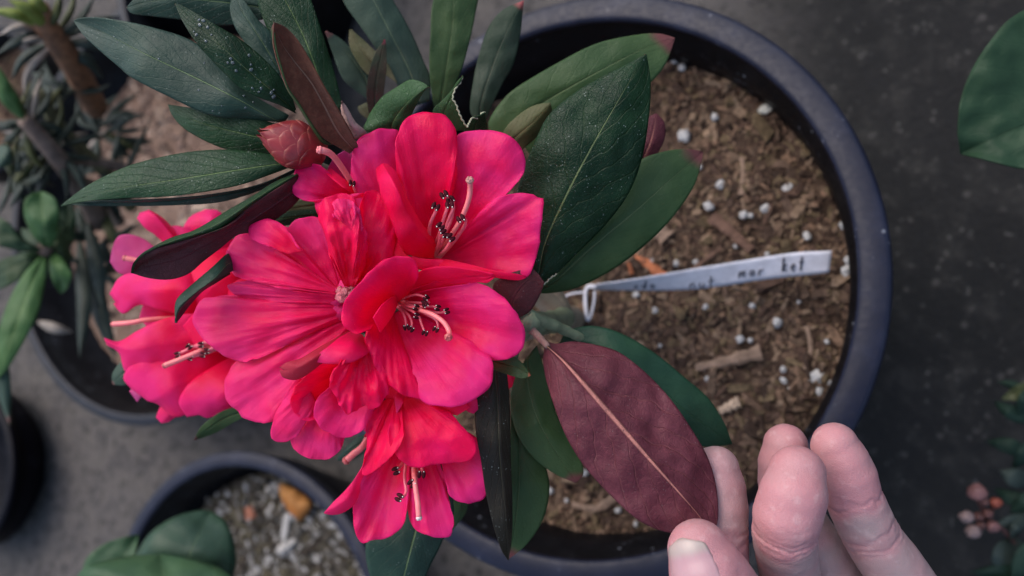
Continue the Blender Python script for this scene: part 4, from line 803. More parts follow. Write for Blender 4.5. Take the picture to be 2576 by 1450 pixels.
# ---- flower D: seen from behind, fanning to the lower left
D_ = flower((872, 765, -16), (860, 785, -10), .0014, .0026, label="large flower seen from behind spreading to the lower left")
fan(D_, (868, 790, -13), (885, 838, -13), [(650, 885, -14), (608, 902, -15), (586, 920, -15), (568, 950, -15), (563, 985, -15), (572, 1010, -15), (592, 1030, -14), (609, 1048, -14), (635, 1061, -13), (672, 1066, -12), (700, 1056, -11), (722, 1030, -10), (745, 990, -9)], mat=PETAL_BACK, pw=1.3, belly=5, ridge=.6, fn=7, wr=.5, ruffle=.8, nv=60)
fan(D_, (862, 762, -10), (867, 803, -11), [(620, 742, -14), (560, 744, -15), (515, 750, -15), (492, 775, -15), (486, 809, -15), (497, 835, -15), (515, 858, -14), (543, 882, -13), (575, 900, -12.5), (600, 910, -12), (635, 907, -10), (665, 893, -9)], mat=PETAL_BACK, pw=1.3, belly=5, ridge=.6, fn=7, wr=.5, ruffle=.8, nv=60)
petal(D_, [(730, 990, -14), (700, 1040, -14), (690, 1070, -14)], [(750, 1000, -14), (730, 1050, -13), (700, 1082, -14)], mat=PETAL, nv=8)
# ---- calyx and centre
mb = MB()
for c, r in (((868, 744, -7), .0019), ((884, 738, -6), .0016), ((858, 735, -8), .0014), ((880, 752, -9), .0018), ((872, 734, -5.5), .0012), ((893, 746, -6.5), .0012)): blob(mb, P(*c), np.eye(3) * r, 0, 12, 14, rough=.6, seed=c[0])
mb.build("flower_base", [plain("calyx_pink", (.45, .10, .13), .6, .0006, 900, .45)], plant)

# ---- flower G: ruffled, below the centre
G_ = flower((885, 840, -20), (880, 880, -12), label="ruffled half-closed flower below the centre of the cluster")
fan(G_, (765, 955, -4), (805, 1025, -8), [(748, 952, -3), (727, 977, -4), (709, 1009, -6), (688, 1051, -8), (682, 1082, -9), (693, 1112, -10), (727, 1109, -10), (751, 1093, -9), (770, 1050, -9)], mat=PETAL_BACK, pw=1, belly=2, ruffle=.3, nu=30)
fan(G_, (800, 1000, -12), (860, 1020, -12), [(735, 1090, -13), (730, 1111, -13), (737, 1127, -13), (751, 1142, -13), (770, 1151, -13), (795, 1157, -12), (832, 1153, -12), (855, 1134, -12), (869, 1104, -12), (880, 1070, -12)], mat=PETAL_BACK, pw=1.2, belly=2, ridge=.5, fn=5)
fan(G_, (890, 880, -15), (870, 1000, -13), [(840, 905, -2), (811, 917, -1), (779, 938, -1), (753, 962, -1), (735, 991, -2), (729, 1011, -3), (735, 1030, -4), (748, 1048, -5), (769, 1060, -6), (792, 1058, -7), (815, 1045, -9)], mat=PETAL_RED, pw=1.5, ruffle=.4, belly=-1)
fan(G_, (900, 930, -13), (955, 960, -13), [(850, 965, -6), (826, 977, -4), (800, 1001, -3), (790, 1025, -3), (790, 1050, -4), (800, 1071, -5), (819, 1086, -6), (853, 1102, -6), (884, 1100, -6), (913, 1082, -6), (930, 1058, -7), (945, 1020, -9)], pw=1.6, belly=1, ruffle=.6)
petal(G_, [(880, 830, -12), (845, 850, -5), (800, 875, 0), (755, 902, 2), (722, 911, 3), (702, 925, 2)], [(885, 845, -11), (850, 870, -2), (800, 895, 4), (750, 925, 5), (715, 932, 3)], [(900, 870, -12), (860, 890, -4), (815, 912, 1), (780, 938, 2), (745, 956, 2), (712, 950, 2), (702, 932, 2)], mat=PETAL_FADED, nv=18)
petal(G_, [(885, 832, -12), (860, 845, -3), (830, 868, 2), (800, 892, 3), (795, 912, 2.5)], [(910, 840, -10), (890, 862, 1), (868, 888, 4), (845, 908, 3.5), (820, 915, 3)], [(935, 870, -10), (925, 890, -1), (895, 908, 3), (865, 916, 3), (840, 916, 3)], mat=PETAL_BACK, nv=14, dip=1.3)
fan(G_, (895, 842, -8), (925, 850, -9), [(878, 893, 3), (866, 915, 5), (845, 930, 5), (829, 951, 5), (829, 972, 4), (842, 996, 4), (850, 1014, 3), (866, 1040, 1), (886, 1038, 1), (913, 1028, 0), (936, 1031, 0), (965, 1014, -1), (982, 985, -1), (986, 962, -2), (970, 930, -4)], mat=PETAL_RED, pw=1.6, belly=3, ruffle=1.3, rf=4, ridge=.6, wr=.9, dip=2.0, edgen=3, nv=64, nu=54)
petal(G_, [(1000, 985, -9), (992, 1000, -8), (996, 1040, -8)], [(1020, 1000, -9), (1012, 1015, -7), (998, 1041, -8)], mat=PETAL_BACK, nv=6)

petal(G_, [(940, 940, -16), (960, 980, -14), (980, 1030, -13)], [(1010, 940, -16), (1030, 980, -14), (1050, 1030, -13)], mat=PETAL_RED, nv=10, nu=12)
# ---- flower H: hanging at the bottom
Hf = flower((985, 1000, -24), (1015, 1060, -18), label="bell-like flower hanging lowest with dark anthers under its upper lobe")
fan(Hf, (1010, 1080, -24), (1035, 1080, -25), [(912, 1170, -17), (897, 1225, -15), (889, 1280, -14), (891, 1330, -14), (903, 1362, -15), (918, 1369, -15), (935, 1361, -15), (975, 1354, -14), (1005, 1333, -13), (1020, 1305, -13), (1027, 1275, -14), (1032, 1220, -17)], belly=-1, lip=.5, ridge=.35)
fan(Hf, (1040, 1080, -25), (1068, 1080, -25), [(1016, 1225, -18.5), (1024, 1282, -15), (1035, 1315, -13), (1055, 1340, -13), (1085, 1352, -13), (1115, 1351, -13), (1138, 1343, -13), (1140, 1305, -12), (1130, 1265, -13), (1120, 1200, -15)], belly=-1, lip=.5, ridge=.35)
fan(Hf, (1085, 1085, -22), (1110, 1070, -22), [(1116, 1160, -14), (1125, 1215, -12), (1130, 1246, -11), (1155, 1262, -11), (1188, 1268, -11), (1215, 1255, -11), (1231, 1225, -11), (1236, 1190, -11), (1226, 1145, -10), (1205, 1110, -10), (1180, 1088, -12)], lip=.8, belly=1)
petal(Hf, [(1000, 1090, -20), (940, 1130, -15), (910, 1180, -13), (880, 1220, -12), (840, 1262, -10), (814, 1290, -9)], [(990, 1110, -22), (935, 1160, -16), (905, 1210, -14), (870, 1255, -9), (816, 1292, -9)], [(1000, 1130, -22), (945, 1180, -17), (912, 1225, -15), (893, 1268, -12), (865, 1290, -11), (840, 1296, -10), (817, 1293, -9)], mat=PETAL_BACK, nv=18)
fan(Hf, (975, 1000, -14), (1010, 1008, -12), [(945, 1030, -9), (926, 1060, -8), (919, 1120, -7), (915, 1165, -7), (912, 1196, -7), (935, 1186, -5), (962, 1170, -3.5), (985, 1150, -2.5), (1000, 1130, -1), (1015, 1100, -1)], mat=PETAL_RED, pw=1.3, belly=2, dip=1.2, edgen=1.6)
fan(Hf, (995, 1005, -13), (1045, 995, -13), [(975, 1090, -3), (983, 1125, -2), (1000, 1152, -2), (1020, 1169, -3), (1040, 1177, -4), (1080, 1173, -4), (1120, 1166, -4), (1165, 1166, -4), (1190, 1156, -4), (1200, 1132, -4), (1195, 1106, -4), (1175, 1085, -4), (1150, 1060, -5), (1132, 1035, -8)], mat=PETAL_RED, pw=1.5, belly=3, ruffle=.7, ridge=.4, dip=1.2)
petal(Hf, [(1020, 1000, -16), (1060, 1020, -9), (1110, 1040, -8), (1150, 1045, -8)], [(1080, 985, -16), (1120, 1000, -9), (1165, 1010, -8), (1185, 1025, -8)], mat=PETAL_RED, nv=12)
petal(Hf, [(1130, 990, -16), (1150, 1012, -12), (1175, 1035, -11), (1192, 1042, -11)], [(1170, 975, -16), (1190, 990, -11), (1200, 1005, -10), (1203, 1030, -11)], mat=PETAL_BACK, nv=12, bulge=1)
for i, pts in enumerate([[(1045, 1130, -19), (1052, 1160, -12), (1062, 1180, -9), (1060, 1194, -8)], [(1035, 1130, -19), (1048, 1180, -12), (1045, 1210, -9), (1036, 1217, -7)], [(1030, 1130, -19), (1010, 1170, -12), (996, 1185, -8)],
                         [(1025, 1130, -20), (1018, 1200, -12), (1022, 1235, -10), (1015, 1250, -9), (1004, 1252, -7)]]):
    stamen(Hf, pts, r=.00046, an=1.15, seed=i + 60)
pistil(Hf, [(1040, 1120, -19), (1042, 1200, -8), (1050, 1260, -5), (1054, 1302, -4)], .00070, .0009, plain("stigma_wet", (.60, .50, .48), .08, 0, spec=1))
# a bud-like flower peeping out low behind (style only) and at the right
I_ = flower((940, 1040, -40), (935, 1080, -36), label="style of a hidden flower poking out at the lower edge")
pistil(I_, [(940, 1070, -34), (915, 1120, -32), (890, 1142, -32), (872, 1158, -32)], .0010, .0013, STIGMA)
petal(I_, [(940, 1040, -30), (925, 1080, -26), (915, 1098, -26)], [(960, 1060, -30), (945, 1090, -26), (920, 1100, -26)], mat=PETAL_RED, nv=8)
K_ = flower((1250, 960, -40), (1270, 965, -36), label="sliver of a hidden flower between the leaves at the right")
petal(K_, [(1260, 940, -34), (1285, 945, -32), (1308, 955, -32)], [(1265, 985, -34), (1285, 975, -32), (1300, 962, -32)], mat=PETAL, nv=8)

# ---- second truss, lower and blurred, at the left
S = []
J1 = flower((560, 760, -84), (500, 740, -72), .0016, .003, label="blurred flower at the top of the left-hand cluster")
petal(J1, [(480, 700, -74), (430, 640, -66), (400, 600, -62), (365, 575, -60), (345, 550, -60)], [(490, 690, -72), (450, 620, -60), (415, 570, -56), (380, 535, -56), (352, 535, -60)], [(500, 680, -72), (470, 620, -66), (440, 580, -62), (405, 545, -62), (375, 528, -62)], mat=PETAL_BACK)
petal(J1, [(520, 700, -74), (440, 640, -66), (410, 590, -64), (430, 570, -64), (455, 568, -64)], [(520, 690, -72), (480, 620, -60), (460, 580, -62), (450, 570, -64)], [(540, 690, -72), (520, 620, -64), (500, 590, -64), (480, 575, -64), (462, 570, -64)], mat=PETAL)
petal(J1, [(540, 700, -76), (480, 620, -68), (460, 580, -66), (480, 545, -66), (515, 527, -66)], [(560, 690, -74), (540, 610, -64), (530, 560, -62), (535, 527, -66)], [(590, 690, -76), (590, 620, -68), (575, 570, -66), (560, 540, -66), (545, 528, -66)], mat=PETAL)
petal(J1, [(500, 720, -78), (420, 650, -68), (360, 600, -66), (310, 590, -66), (290, 605, -68), (282, 625, -68)], [(500, 735, -74), (420, 680, -64), (350, 650, -64), (280, 640, -68)], [(500, 745, -78), (420, 730, -70), (350, 700, -68), (300, 688, -68), (276, 660, -68)], mat=PETAL_MAUVE, bulge=-2)
pistil(J1, [(420, 690, -62), (360, 660, -59), (315, 650, -58)], .0008, .001)
J2 = flower((600, 800, -80), (520, 780, -70), .0016, .003, label="blurred flower in the middle of the left-hand cluster")
petal(J2, [(560, 720, -66), (480, 680, -58), (400, 680, -56), (340, 685, -58), (300, 700, -60), (275, 740, -62)], [(570, 750, -64), (480, 730, -52), (400, 730, -52), (330, 735, -56), (290, 760, -60)], [(560, 800, -66), (480, 800, -58), (400, 780, -56), (350, 768, -58), (310, 790, -60), (285, 765, -62)], mat=PETAL)
petal(J2, [(580, 620, -66), (520, 640, -60), (470, 680, -58), (440, 720, -58), (450, 780, -60)], [(640, 660, -62), (580, 690, -54), (530, 730, -52), (490, 790, -58)], [(680, 740, -66), (640, 760, -60), (590, 790, -58), (540, 820, -60)], mat=PETAL_RED)
petal(J2, [(600, 600, -64), (590, 600, -60), (580, 650, -58), (560, 700, -60)], [(680, 640, -64), (660, 680, -58), (630, 720, -58), (600, 750, -60)], mat=PETAL_MAUVE)
petal(J2, [(700, 660, -60), (640, 690, -54), (590, 710, -52), (560, 740, -56)], [(700, 740, -60), (650, 750, -52), (600, 770, -52), (560, 780, -56)], mat=PETAL_RED)
petal(J2, [(480, 780, -70), (420, 770, -66), (390, 750, -66), (370, 730, -66)], [(480, 840, -70), (430, 840, -64), (380, 830, -64), (350, 800, -66)], mat=PETAL)
pistil(J2, [(440, 800, -60), (370, 805, -56), (330, 812, -55), (285, 816, -55)], .0008, .0009)
J3 = flower((640, 880, -74), (570, 880, -66), .0016, .003, label="large blurred open flower at the bottom of the left-hand cluster")
petal(J3, [(600, 820, -60), (500, 790, -54), (420, 800, -52), (350, 830, -52), (300, 858, -54), (262, 850, -54)], [(600, 870, -62), (500, 860, -54), (400, 870, -50), (320, 880, -50), (264, 856, -53)], [(600, 900, -66), (500, 920, -58), (400, 960, -54), (320, 940, -54), (300, 890, -54), (268, 868, -54)], mat=PETAL)
petal(J3, [(600, 880, -64), (500, 900, -56), (400, 900, -52), (340, 910, -52), (310, 950, -54), (330, 980, -56)], [(610, 900, -64), (500, 950, -54), (430, 980, -50), (380, 1010, -52), (360, 1000, -56)], [(620, 920, -64), (560, 1000, -56), (500, 1030, -54), (440, 1050, -54), (400, 1020, -56), (372, 1006, -56)], mat=PETAL)
petal(J3, [(600, 890, -62), (540, 920, -54), (480, 960, -50), (450, 1010, -50), (470, 1050, -52)], [(640, 900, -60), (600, 950, -50), (550, 1000, -48), (500, 1045, -52)], [(680, 920, -60), (660, 980, -54), (610, 1010, -52), (570, 1040, -53), (520, 1052, -53)], mat=PETAL)
petal(J3, [(640, 780, -58), (560, 770, -50), (500, 780, -48), (460, 820, -50)], [(680, 860, -58), (620, 870, -50), (550, 880, -48), (490, 870, -50)], mat=PETAL_RED, nv=18)
petal(J3, [(430, 990, -62), (405, 1020, -60), (392, 1050, -60)], [(445, 1000, -60), (430, 1035, -57), (405, 1066, -60)], [(460, 1010, -62), (452, 1040, -60), (425, 1062, -60)], mat=PETAL_BACK, nv=12)
petal(J3, [(380, 950, -64), (350, 960, -62), (325, 985, -62)], [(400, 970, -62), (370, 985, -60), (345, 1012, -62)], mat=PETAL_MAUVE, nv=12, bulge=1)
pistil(J3, [(560, 855, -50), (510, 880, -45), (460, 902, -43), (415, 920, -42)], .0008, .0009)
for i, pts in enumerate([[(560, 860, -50), (520, 870, -46), (475, 873, -44)], [(560, 860, -50), (530, 862, -46), (505, 868, -44)], [(560, 865, -50), (520, 885, -46), (478, 900, -44)], [(570, 870, -50), (540, 880, -46), (510, 893, -44)], [(570, 870, -50), (550, 870, -46), (520, 884, -44)], [(560, 850, -50), (500, 868, -46), (446, 893, -44)]]):
    stamen(J3, pts, r=.0006, an=1.0, seed=i + 90)
# ================================================================== the hand (one continuous surface from a distance field)
def skin_material():
    m, nt, b = node_mat("skin"); t = NT(nt); oc = t.coord()
    at = t.n("ShaderNodeAttribute"); at.attribute_name = "flush"; fl = at.outputs["Fac"]
    mott = t.noise(oc, 120, 4, .6); 
    c = t.mix(t.math('ADD', fl, t.math('MULTIPLY', t.math('SUBTRACT', mott, .5), .5), clamp=True), (.36, .255, .250), (.45, .205, .220))
    c = t.mix(t.ramp(t.noise(oc, 350, 3), .55, .75, 0, .25), c, (.62, .46, .44))
    t.put(b.inputs["Base Color"], c); b.inputs["Roughness"].default_value = .48; b.inputs["Specular IOR Level"].default_value = .4
    b.inputs["Subsurface Weight"].default_value = .2; b.inputs["Subsurface Radius"].default_value = (.0030, .0011, .0008); b.inputs["Subsurface Scale"].default_value = 1
    fine = t.voro(t.scale(oc, (1, 1, 1)), 1500, 'DISTANCE_TO_EDGE').outputs["Distance"]
    h = t.math('ADD', t.math('MULTIPLY', t.ramp(fine, 0, .15), .5), t.noise(oc, 700, 4, .6))
    t.put(b.inputs["Normal"], t.bump(h, .00010, .8)); return m
SKIN = skin_material()
def hp(x, y, h): d = 0.200 - h / 1000; return np.array([(x - 1288) / FPX * d, (y - 725) / FPX * d, d]) * 1000   # camera space, mm
# each digit: joints from tip to root (x, y, h) with radius in mm
DIG = {
 'thumb':  [((1757, 1385, 13.5), 7.3), ((1775, 1430, 14), 8.7), ((1830, 1520, 12), 9.6), ((1900, 1640, 5), 10.5), ((2010, 1800, -4), 13.5)],
 'index':  [((1799, 1182, -7), 6.3), ((1808, 1260, -6.5), 7.2), ((1807, 1370, -6), 7.6), ((1815, 1480, -7), 8.0), ((1900, 1600, -6), 9), ((2040, 1750, -14), 10)],
 'middle': [((2005, 1192, 7), 6.9), ((1992, 1260, 9), 8.0), ((1975, 1330, 6), 7.9), ((1984, 1430, -7), 7.6), ((2010, 1560, -15), 8.6), ((2110, 1740, -20), 10)],
 'ring':   [((1976, 1122, -21), 6.2), ((1975, 1200, -22), 7.4), ((2000, 1300, -24), 7.7), ((2065, 1400, -26), 7.8), ((2120, 1520, -28), 8.4), ((2200, 1720, -26), 10)],
 'little': [((2100, 1122, -6), 6.1), ((2130, 1190, -6), 7.0), ((2152, 1262, -7), 7.1), ((2200, 1360, -10), 7.4), ((2262, 1450, -13), 8.0), ((2320, 1560, -16), 8.4), ((2330, 1740, -20), 10)],
}
PALM = [((2010, 1800, -4), 14), ((2160, 1850, -18), 18), ((2280, 1900, -20), 17), ((2200, 2150, -18), 22), ((2300, 2350, -16), 21)]
def capsule(p, a, b, ra, rb):
    ab = b - a; t = np.clip(((p - a) @ ab) / (ab @ ab), 0, 1); return np.linalg.norm(p - a - t[..., None] * ab, axis=-1) - (ra + (rb - ra) * t)
def smin(a, b, k): h = np.clip(.5 + .5 * (b - a) / k, 0, 1); return b * (1 - h) + a * h - k * h * (1 - h)
SEGS = {}
for nme, js in DIG.items():
    pts = np.array([hp(*j[0]) for j in js]); rad = np.array([j[1] for j in js])
    q = crv(np.c_[pts, rad], 3 * (len(js) - 1) + 1); SEGS[nme] = q
pq = np.array([[*hp(*j[0]), j[1]] for j in PALM])
def hand_sdf(p, per=False):
    out = {}
    for nme, q in SEGS.items():
        d = None
        for i in range(len(q) - 1):
            c = capsule(p, q[i, :3], q[i + 1, :3], q[i, 3], q[i + 1, 3]); d = c if d is None else smin(d, c, 1.2)
        out[nme] = d
    d = None
    for i in range(len(pq) - 1):
        c = capsule(p, pq[i, :3], pq[i + 1, :3], pq[i, 3], pq[i + 1, 3]); d = c if d is None else smin(d, c, 6)
    c = capsule(p, pq[1, :3], hp(2230, 1780, -20), 17, 14); d = smin(d, c, 8)
    allf = None
    for nme in out: allf = out[nme] if allf is None else smin(allf, out[nme], .35)
    r = smin(allf, d, 5)
    return (r, out) if per else r
allp = np.vstack([q for q in SEGS.values()] + [pq]); lo_ = (allp[:, :3] - allp[:, 3:4]).min(0) - 3; hi_ = (allp[:, :3] + allp[:, 3:4]).max(0) + 3
hi_[1] = min(hi_[1], hp(0, 2120, -16)[1])
VX = 0.6
nn_ = np.ceil((hi_ - lo_) / VX).astype(int)
gx, gy, gz = [lo_[i] + VX * np.arange(nn_[i]) for i in range(3)]
Fd = np.empty(nn_, np.float32)
CS = 5; cx_, cy_, cz_ = [g_[::CS] + VX * (CS - 1) / 2 for g_ in (gx, gy, gz)]
Fc = hand_sdf(np.stack(np.meshgrid(cx_, cy_, cz_, indexing='ij'), -1))
for i in range(nn_[0]):
    coarse = np.repeat(np.repeat(Fc[i // CS], CS, 0), CS, 1)[:nn_[1], :nn_[2]]
    Fd[i] = coarse; jj, kk = np.nonzero(np.abs(coarse) < VX * CS * 1.3)
    if len(jj): Fd[i][jj, kk] = hand_sdf(np.stack([np.full(len(jj), gx[i]), gy[jj], gz[kk]], 1))
def surface_nets(F, lo, vx):
    s = F < 0; nx, ny, nz_ = F.shape
    cnt = np.zeros((nx - 1, ny - 1, nz_ - 1), int); acc = np.zeros((nx - 1, ny - 1, nz_ - 1, 3))
    off = [(a, b, c) for a in (0, 1) for b in (0, 1) for c in (0, 1)]
    sl = lambda o: tuple(slice(o[k], F.shape[k] - 1 + o[k]) for k in range(3))
    for a in off:
        for ax in range(3):
            if a[ax]: continue
            b = list(a); b[ax] = 1; b = tuple(b)
            fa, fb = F[sl(a)], F[sl(b)]; cr = (fa < 0) != (fb < 0)
            t = np.where(cr, fa / np.where(fa - fb == 0, 1, fa - fb), 0)
            for k in range(3): acc[..., k] += np.where(cr, a[k] + (t if k == ax else 0), 0)
            cnt += cr
    act = cnt > 0; idx = -np.ones(act.shape, int); idx[act] = np.arange(act.sum())
    cell = np.argwhere(act); V = lo + vx * (cell + acc[act] / cnt[act][:, None])
    faces = []
    for ax in range(3):
        o1, o2 = [k for k in range(3) if k != ax]
        a = [slice(1, -1)] * 3; a[ax] = slice(0, F.shape[ax] - 1); b = list(a); b[ax] = slice(1, F.shape[ax])
        fa, fb = F[tuple(a)], F[tuple(b)]; cr = np.argwhere((fa < 0) != (fb < 0))
        if not len(cr): continue
        c = cr.copy(); c[:, o1] += 1; c[:, o2] += 1
        ins = (F[tuple(c.T)] < 0)
        q = []
        for d1, d2 in ((0, 0), (-1, 0), (-1, -1), (0, -1)):
            e = c.copy(); e[:, o1] += d1; e[:, o2] += d2; q.append(idx[tuple(e.T)])
        q = np.stack(q, 1); fl = ins if ax != 1 else ~ins
        q[~fl] = q[~fl][:, ::-1]; faces.append(q)
    return V, np.vstack(faces)
HV, HF = surface_nets(Fd, lo_, VX)
for _ in range(3):      # snap to the exact field
    f0 = hand_sdf(HV); g = np.stack([hand_sdf(HV + np.eye(3)[k] * .05) - f0 for k in range(3)], 1) / .05
    g /= np.linalg.norm(g, axis=1)[:, None] + 1e-9; HV = HV - g * np.clip(f0, -.8, .8)[:, None] * .9
f0, per = hand_sdf(HV, True)
names = list(per); near = np.argmin(np.stack([per[k] for k in names], 1), 1)
# creases: digit, position along (photo pixels), depth and width in mm, direction of the finger there
disp = np.zeros(len(HV)); crz = np.zeros(len(HV)); flush = np.full(len(HV), .35)
def along(nme):
    q = SEGS[nme]; s = np.r_[0, np.cumsum(np.linalg.norm(np.diff(q[:, :3], axis=0), axis=1))]; best = np.full(len(HV), 1e9); t = np.zeros(len(HV))
    for i in range(len(q) - 1):
        ab = q[i + 1, :3] - q[i, :3]; k = np.clip(((HV - q[i, :3]) @ ab) / (ab @ ab), 0, 1); d = np.linalg.norm(HV - q[i, :3] - k[:, None] * ab, axis=1)
        m = d < best; best[m] = d[m]; t[m] = s[i] + k[m] * np.linalg.norm(ab)
    return t
wob = nz(HV / 1000, .006, 3.3, 3)
CR = {'thumb': [(14, .35, .6), (16.5, .25, .5)], 'index': [(15.5, .35, .7), (18, .25, .5)],
      'middle': [(10.5, .12, .4), (12.6, .22, .5), (14.6, .55, .7), (16.6, .30, .5), (18.2, .2, .5)],
      'ring': [(15, .4, .8)], 'little': [(12.0, .10, .4), (14.0, .38, .8), (15.8, .15, .5), (24.5, .30, .7), (27.0, .38, .8), (29.0, .2, .6)]}
for k, nme in enumerate(names):
    m = near == k; t = along(nme) + wob * 2.2
    for s0, dd, ww in CR[nme]: disp[m] -= (dd * 1.25 * np.exp(-(np.abs(t - s0) / (ww * .75)) ** 1.3))[m]
    for s0, dd, ww in CR[nme]: crz[m] = np.maximum(crz[m], (dd * 1.2 * np.exp(-np.abs(t - s0) / .7))[m])
    L1 = CR[nme][len(CR[nme]) // 2][0] if nme not in ('little',) else 14.0
    flush[m] = np.clip(.95 - .75 / (1 + np.exp(-(t[m] - L1 - 1.5) * 1.6)) + .3 * np.exp(-((t[m] - L1 - 1) / 3) ** 2) + .25 * np.exp(-((t[m] - 27) / 3) ** 2), 0, 1)
    if nme == 'thumb': flush[m] = np.clip(.95 - .25 * (t[m] / 20), .4, 1)
    if nme == 'index': flush[m] = np.clip(.45 + .5 * (t[m] > 13) * np.clip((t[m] - 13) / 6, 0, 1), 0, 1)
flush = np.clip(flush + crz * .6 + .35 * nz(HV / 1000, .009, 7.7, 2), 0, 1.3)
HV = HV + g * (disp + wob * .16)[:, None]
HW = CAM + (HV / 1000) @ RC2W.T
p0 = P(2180, 1850, -18)
person = mesh_obj("person", HW, HF, SKIN, None, attrs={"flush": flush}, origin=tuple(p0))
_c = HW.mean(0); 
_p = person.data.polygons[len(person.data.polygons) // 2]
import bmesh
bm = bmesh.new(); bm.from_mesh(person.data); bmesh.ops.recalc_face_normals(bm, faces=bm.faces); bm.to_mesh(person.data); bm.free()
person.data.polygons.foreach_set("use_smooth", np.ones(len(person.data.polygons), bool))
tag(person, "light-skinned hand pinching the tip of the dark red leaf between thumb and forefinger", "person")
# nails: patches that follow the finger's surface
NAIL, nt_, b_ = node_mat("nail"); t_ = NT(nt_); uvv_, u_, v_ = t_.uv()
c_ = t_.mix(t_.ramp(u_, .70, .84), (.44, .255, .27), (.38, .30, .27)); c_ = t_.mix(t_.ramp(u_, .30, .0, 0, .5), c_, (.50, .36, .35))
t_.put(b_.inputs["Base Color"], c_); b_.inputs["Roughness"].default_value = .28; b_.inputs["Subsurface Weight"].default_value = .2; b_.inputs["Subsurface Radius"].default_value = (.002, .001, .0008); b_.inputs["Subsurface Scale"].default_value = 1
t_.put(b_.inputs["Normal"], t_.bump(t_.noise(t_.scale(uvv_, (2, 30, 1)), 1, 2), .0001, .5))
def nail(nme, t0, t1, ang, half, toward, over=.7, lab=None):
    """t0 cuticle .. t1 free edge measured in mm from the tip joint (negative = beyond it)"""
    q = SEGS[nme]; s = np.r_[0, np.cumsum(np.linalg.norm(np.diff(q[:, :3], axis=0), axis=1))]
    nu_, nv_ = 22, 21; W = np.zeros((nu_, nv_, 3)); d0 = q[1, :3] - q[0, :3]; d0 /= np.linalg.norm(d0)
    tw = np.array(toward, float)
    for i in range(nu_):
        u = i / (nu_ - 1); t = t0 + (t1 - t0) * u
        c = np.array([np.interp(t, s, q[:, k]) for k in range(3)]) if t >= 0 else q[0, :3] + d0 * t
        ax_ = d0; n_ = tw - tw.dot(ax_) * ax_; n_ /= np.linalg.norm(n_); b2 = np.cross(ax_, n_)
        w_ = half * (1 - .16 * (1 - u) ** 2) * (math.sqrt(max(0, 1 - (1 - u / .16) ** 2)) * .35 + .65 if u < .16 else 1) 
        if u > .86: w_ *= math.sqrt(max(.12, 1 - ((u - .86) / .16) ** 2)) 
        for j in range(nv_):
            v = j / (nv_ - 1) * 2 - 1; a = math.radians(ang) + v * w_
            dr = n_ * math.cos(a) + b2 * math.sin(a); c2_ = c - ax_ * (1 - v * v) * .9 * u + ax_ * (1 - v * v) * .8 * (1 - u)
            p = c2_ + dr * 9.0
            for _ in range(6): p = p - dr * hand_sdf(p[None])[0] * .9
            base = .30 - .30 * abs(v) ** 4 - .18 * (1 - u) ** 3
            # past the tip the nail runs straight on
            W[i, j] = p + dr * base + (n_ * max(0, (u - .6)) * over * 2.2)
    Wc = CAM + (W / 1000) @ RC2W.T
    uvg = np.stack(np.meshgrid(np.linspace(0, 1, nu_), np.linspace(-1, 1, nv_), indexing='ij'), -1)
    a = Wc[1:, :-1] - Wc[:-1, :-1]; b = Wc[:-1, 1:] - Wc[:-1, :-1]; s_ = np.sum(np.cross(b, a) * (CAM - Wc[:-1, :-1]))
    o = mesh_obj("fingernail", Wc.reshape(-1, 3), grid_faces(nu_, nv_, flip=s_ < 0), NAIL, person, uv=uvg)
    m_ = o.modifiers.new("thick", 'SOLIDIFY'); m_.thickness = .0004; m_.offset = -1
    if lab: o['label'] = lab
    return o
nail('thumb', 9.5, -4.6, 0, .86, (-.55, .10, -.80), .55, "thumbnail with a pale free edge")
# ================================================================== neighbouring plants, blurred
def bleaf(root, L, M, R, mats, h, name="leaf", **k):
    n = len(L)
    k.setdefault('fold', 1.5); k.setdefault('dip', 2.0); k.setdefault('nu', 26); k.setdefault('nv', 12); k.setdefault('th', .0005)
    return patch(name, [H(L, list(h)), H(M, list(h)), H(R, list(h))], mats, root, **k)
def strap(root, a, b, w, mats, bend=(0, 0), name="leaf", **k):
    """narrow leaf from a to b, (x, y, h); w width in photo pixels"""
    a = np.array(a, float); b = np.array(b, float); m = (a + b) / 2 + np.array([bend[0], bend[1], 8])
    c = crv([a, m, b], 9); t = np.gradient(c[:, :2], axis=0); t /= np.linalg.norm(t, axis=1)[:, None]; n = np.stack([-t[:, 1], t[:, 0]], 1)
    ww = w * np.array([.25, .6, .85, 1, 1, .92, .72, .42, .02])[:, None] / 2
    l = np.c_[c[:, :2] - n * ww, c[:, 2] - 2]; r = np.c_[c[:, :2] + n * ww, c[:, 2] - 2]
    k.setdefault('nu', 20); k.setdefault('nv', 8); k.setdefault('dip', 1.5); k.setdefault('th', .0005)
    return patch(name, [l.tolist(), c.tolist(), r.tolist()], mats, root, **k)
rb = random.Random(5)
NARROW = leaf_material("narrow_leaf_dark", (.018, .028, .022), (.035, .046, .036), (.09, .10, .06), .5, 0, .2, .08, retic=0)
NARROW_O = leaf_material("narrow_leaf_olive", (.05, .055, .022), (.08, .085, .03), (.12, .12, .05), .5, 0, .2, .08, retic=0)
NARROW_Y = leaf_material("narrow_leaf_lime", (.16, .20, .04), (.23, .25, .07), (.3, .3, .12), .5, 0, .2, .08, retic=0)
NARROW_P = leaf_material("narrow_leaf_pale", (.22, .19, .16), (.30, .26, .23), (.3, .26, .2), .6, 0, .2, .08, retic=0)
BARK_O = plain("stem_russet", (.17, .075, .035), .7, .0005, 300, .4); BARK_G = plain("stem_greybrown", (.13, .09, .07), .8, .0005, 300, .3)
tl = empty("narrow_leaved_shrub", G(120, 330, .12), "narrow-leaved shrub with lime new shoots and a russet stem in the top left corner", "shrub")
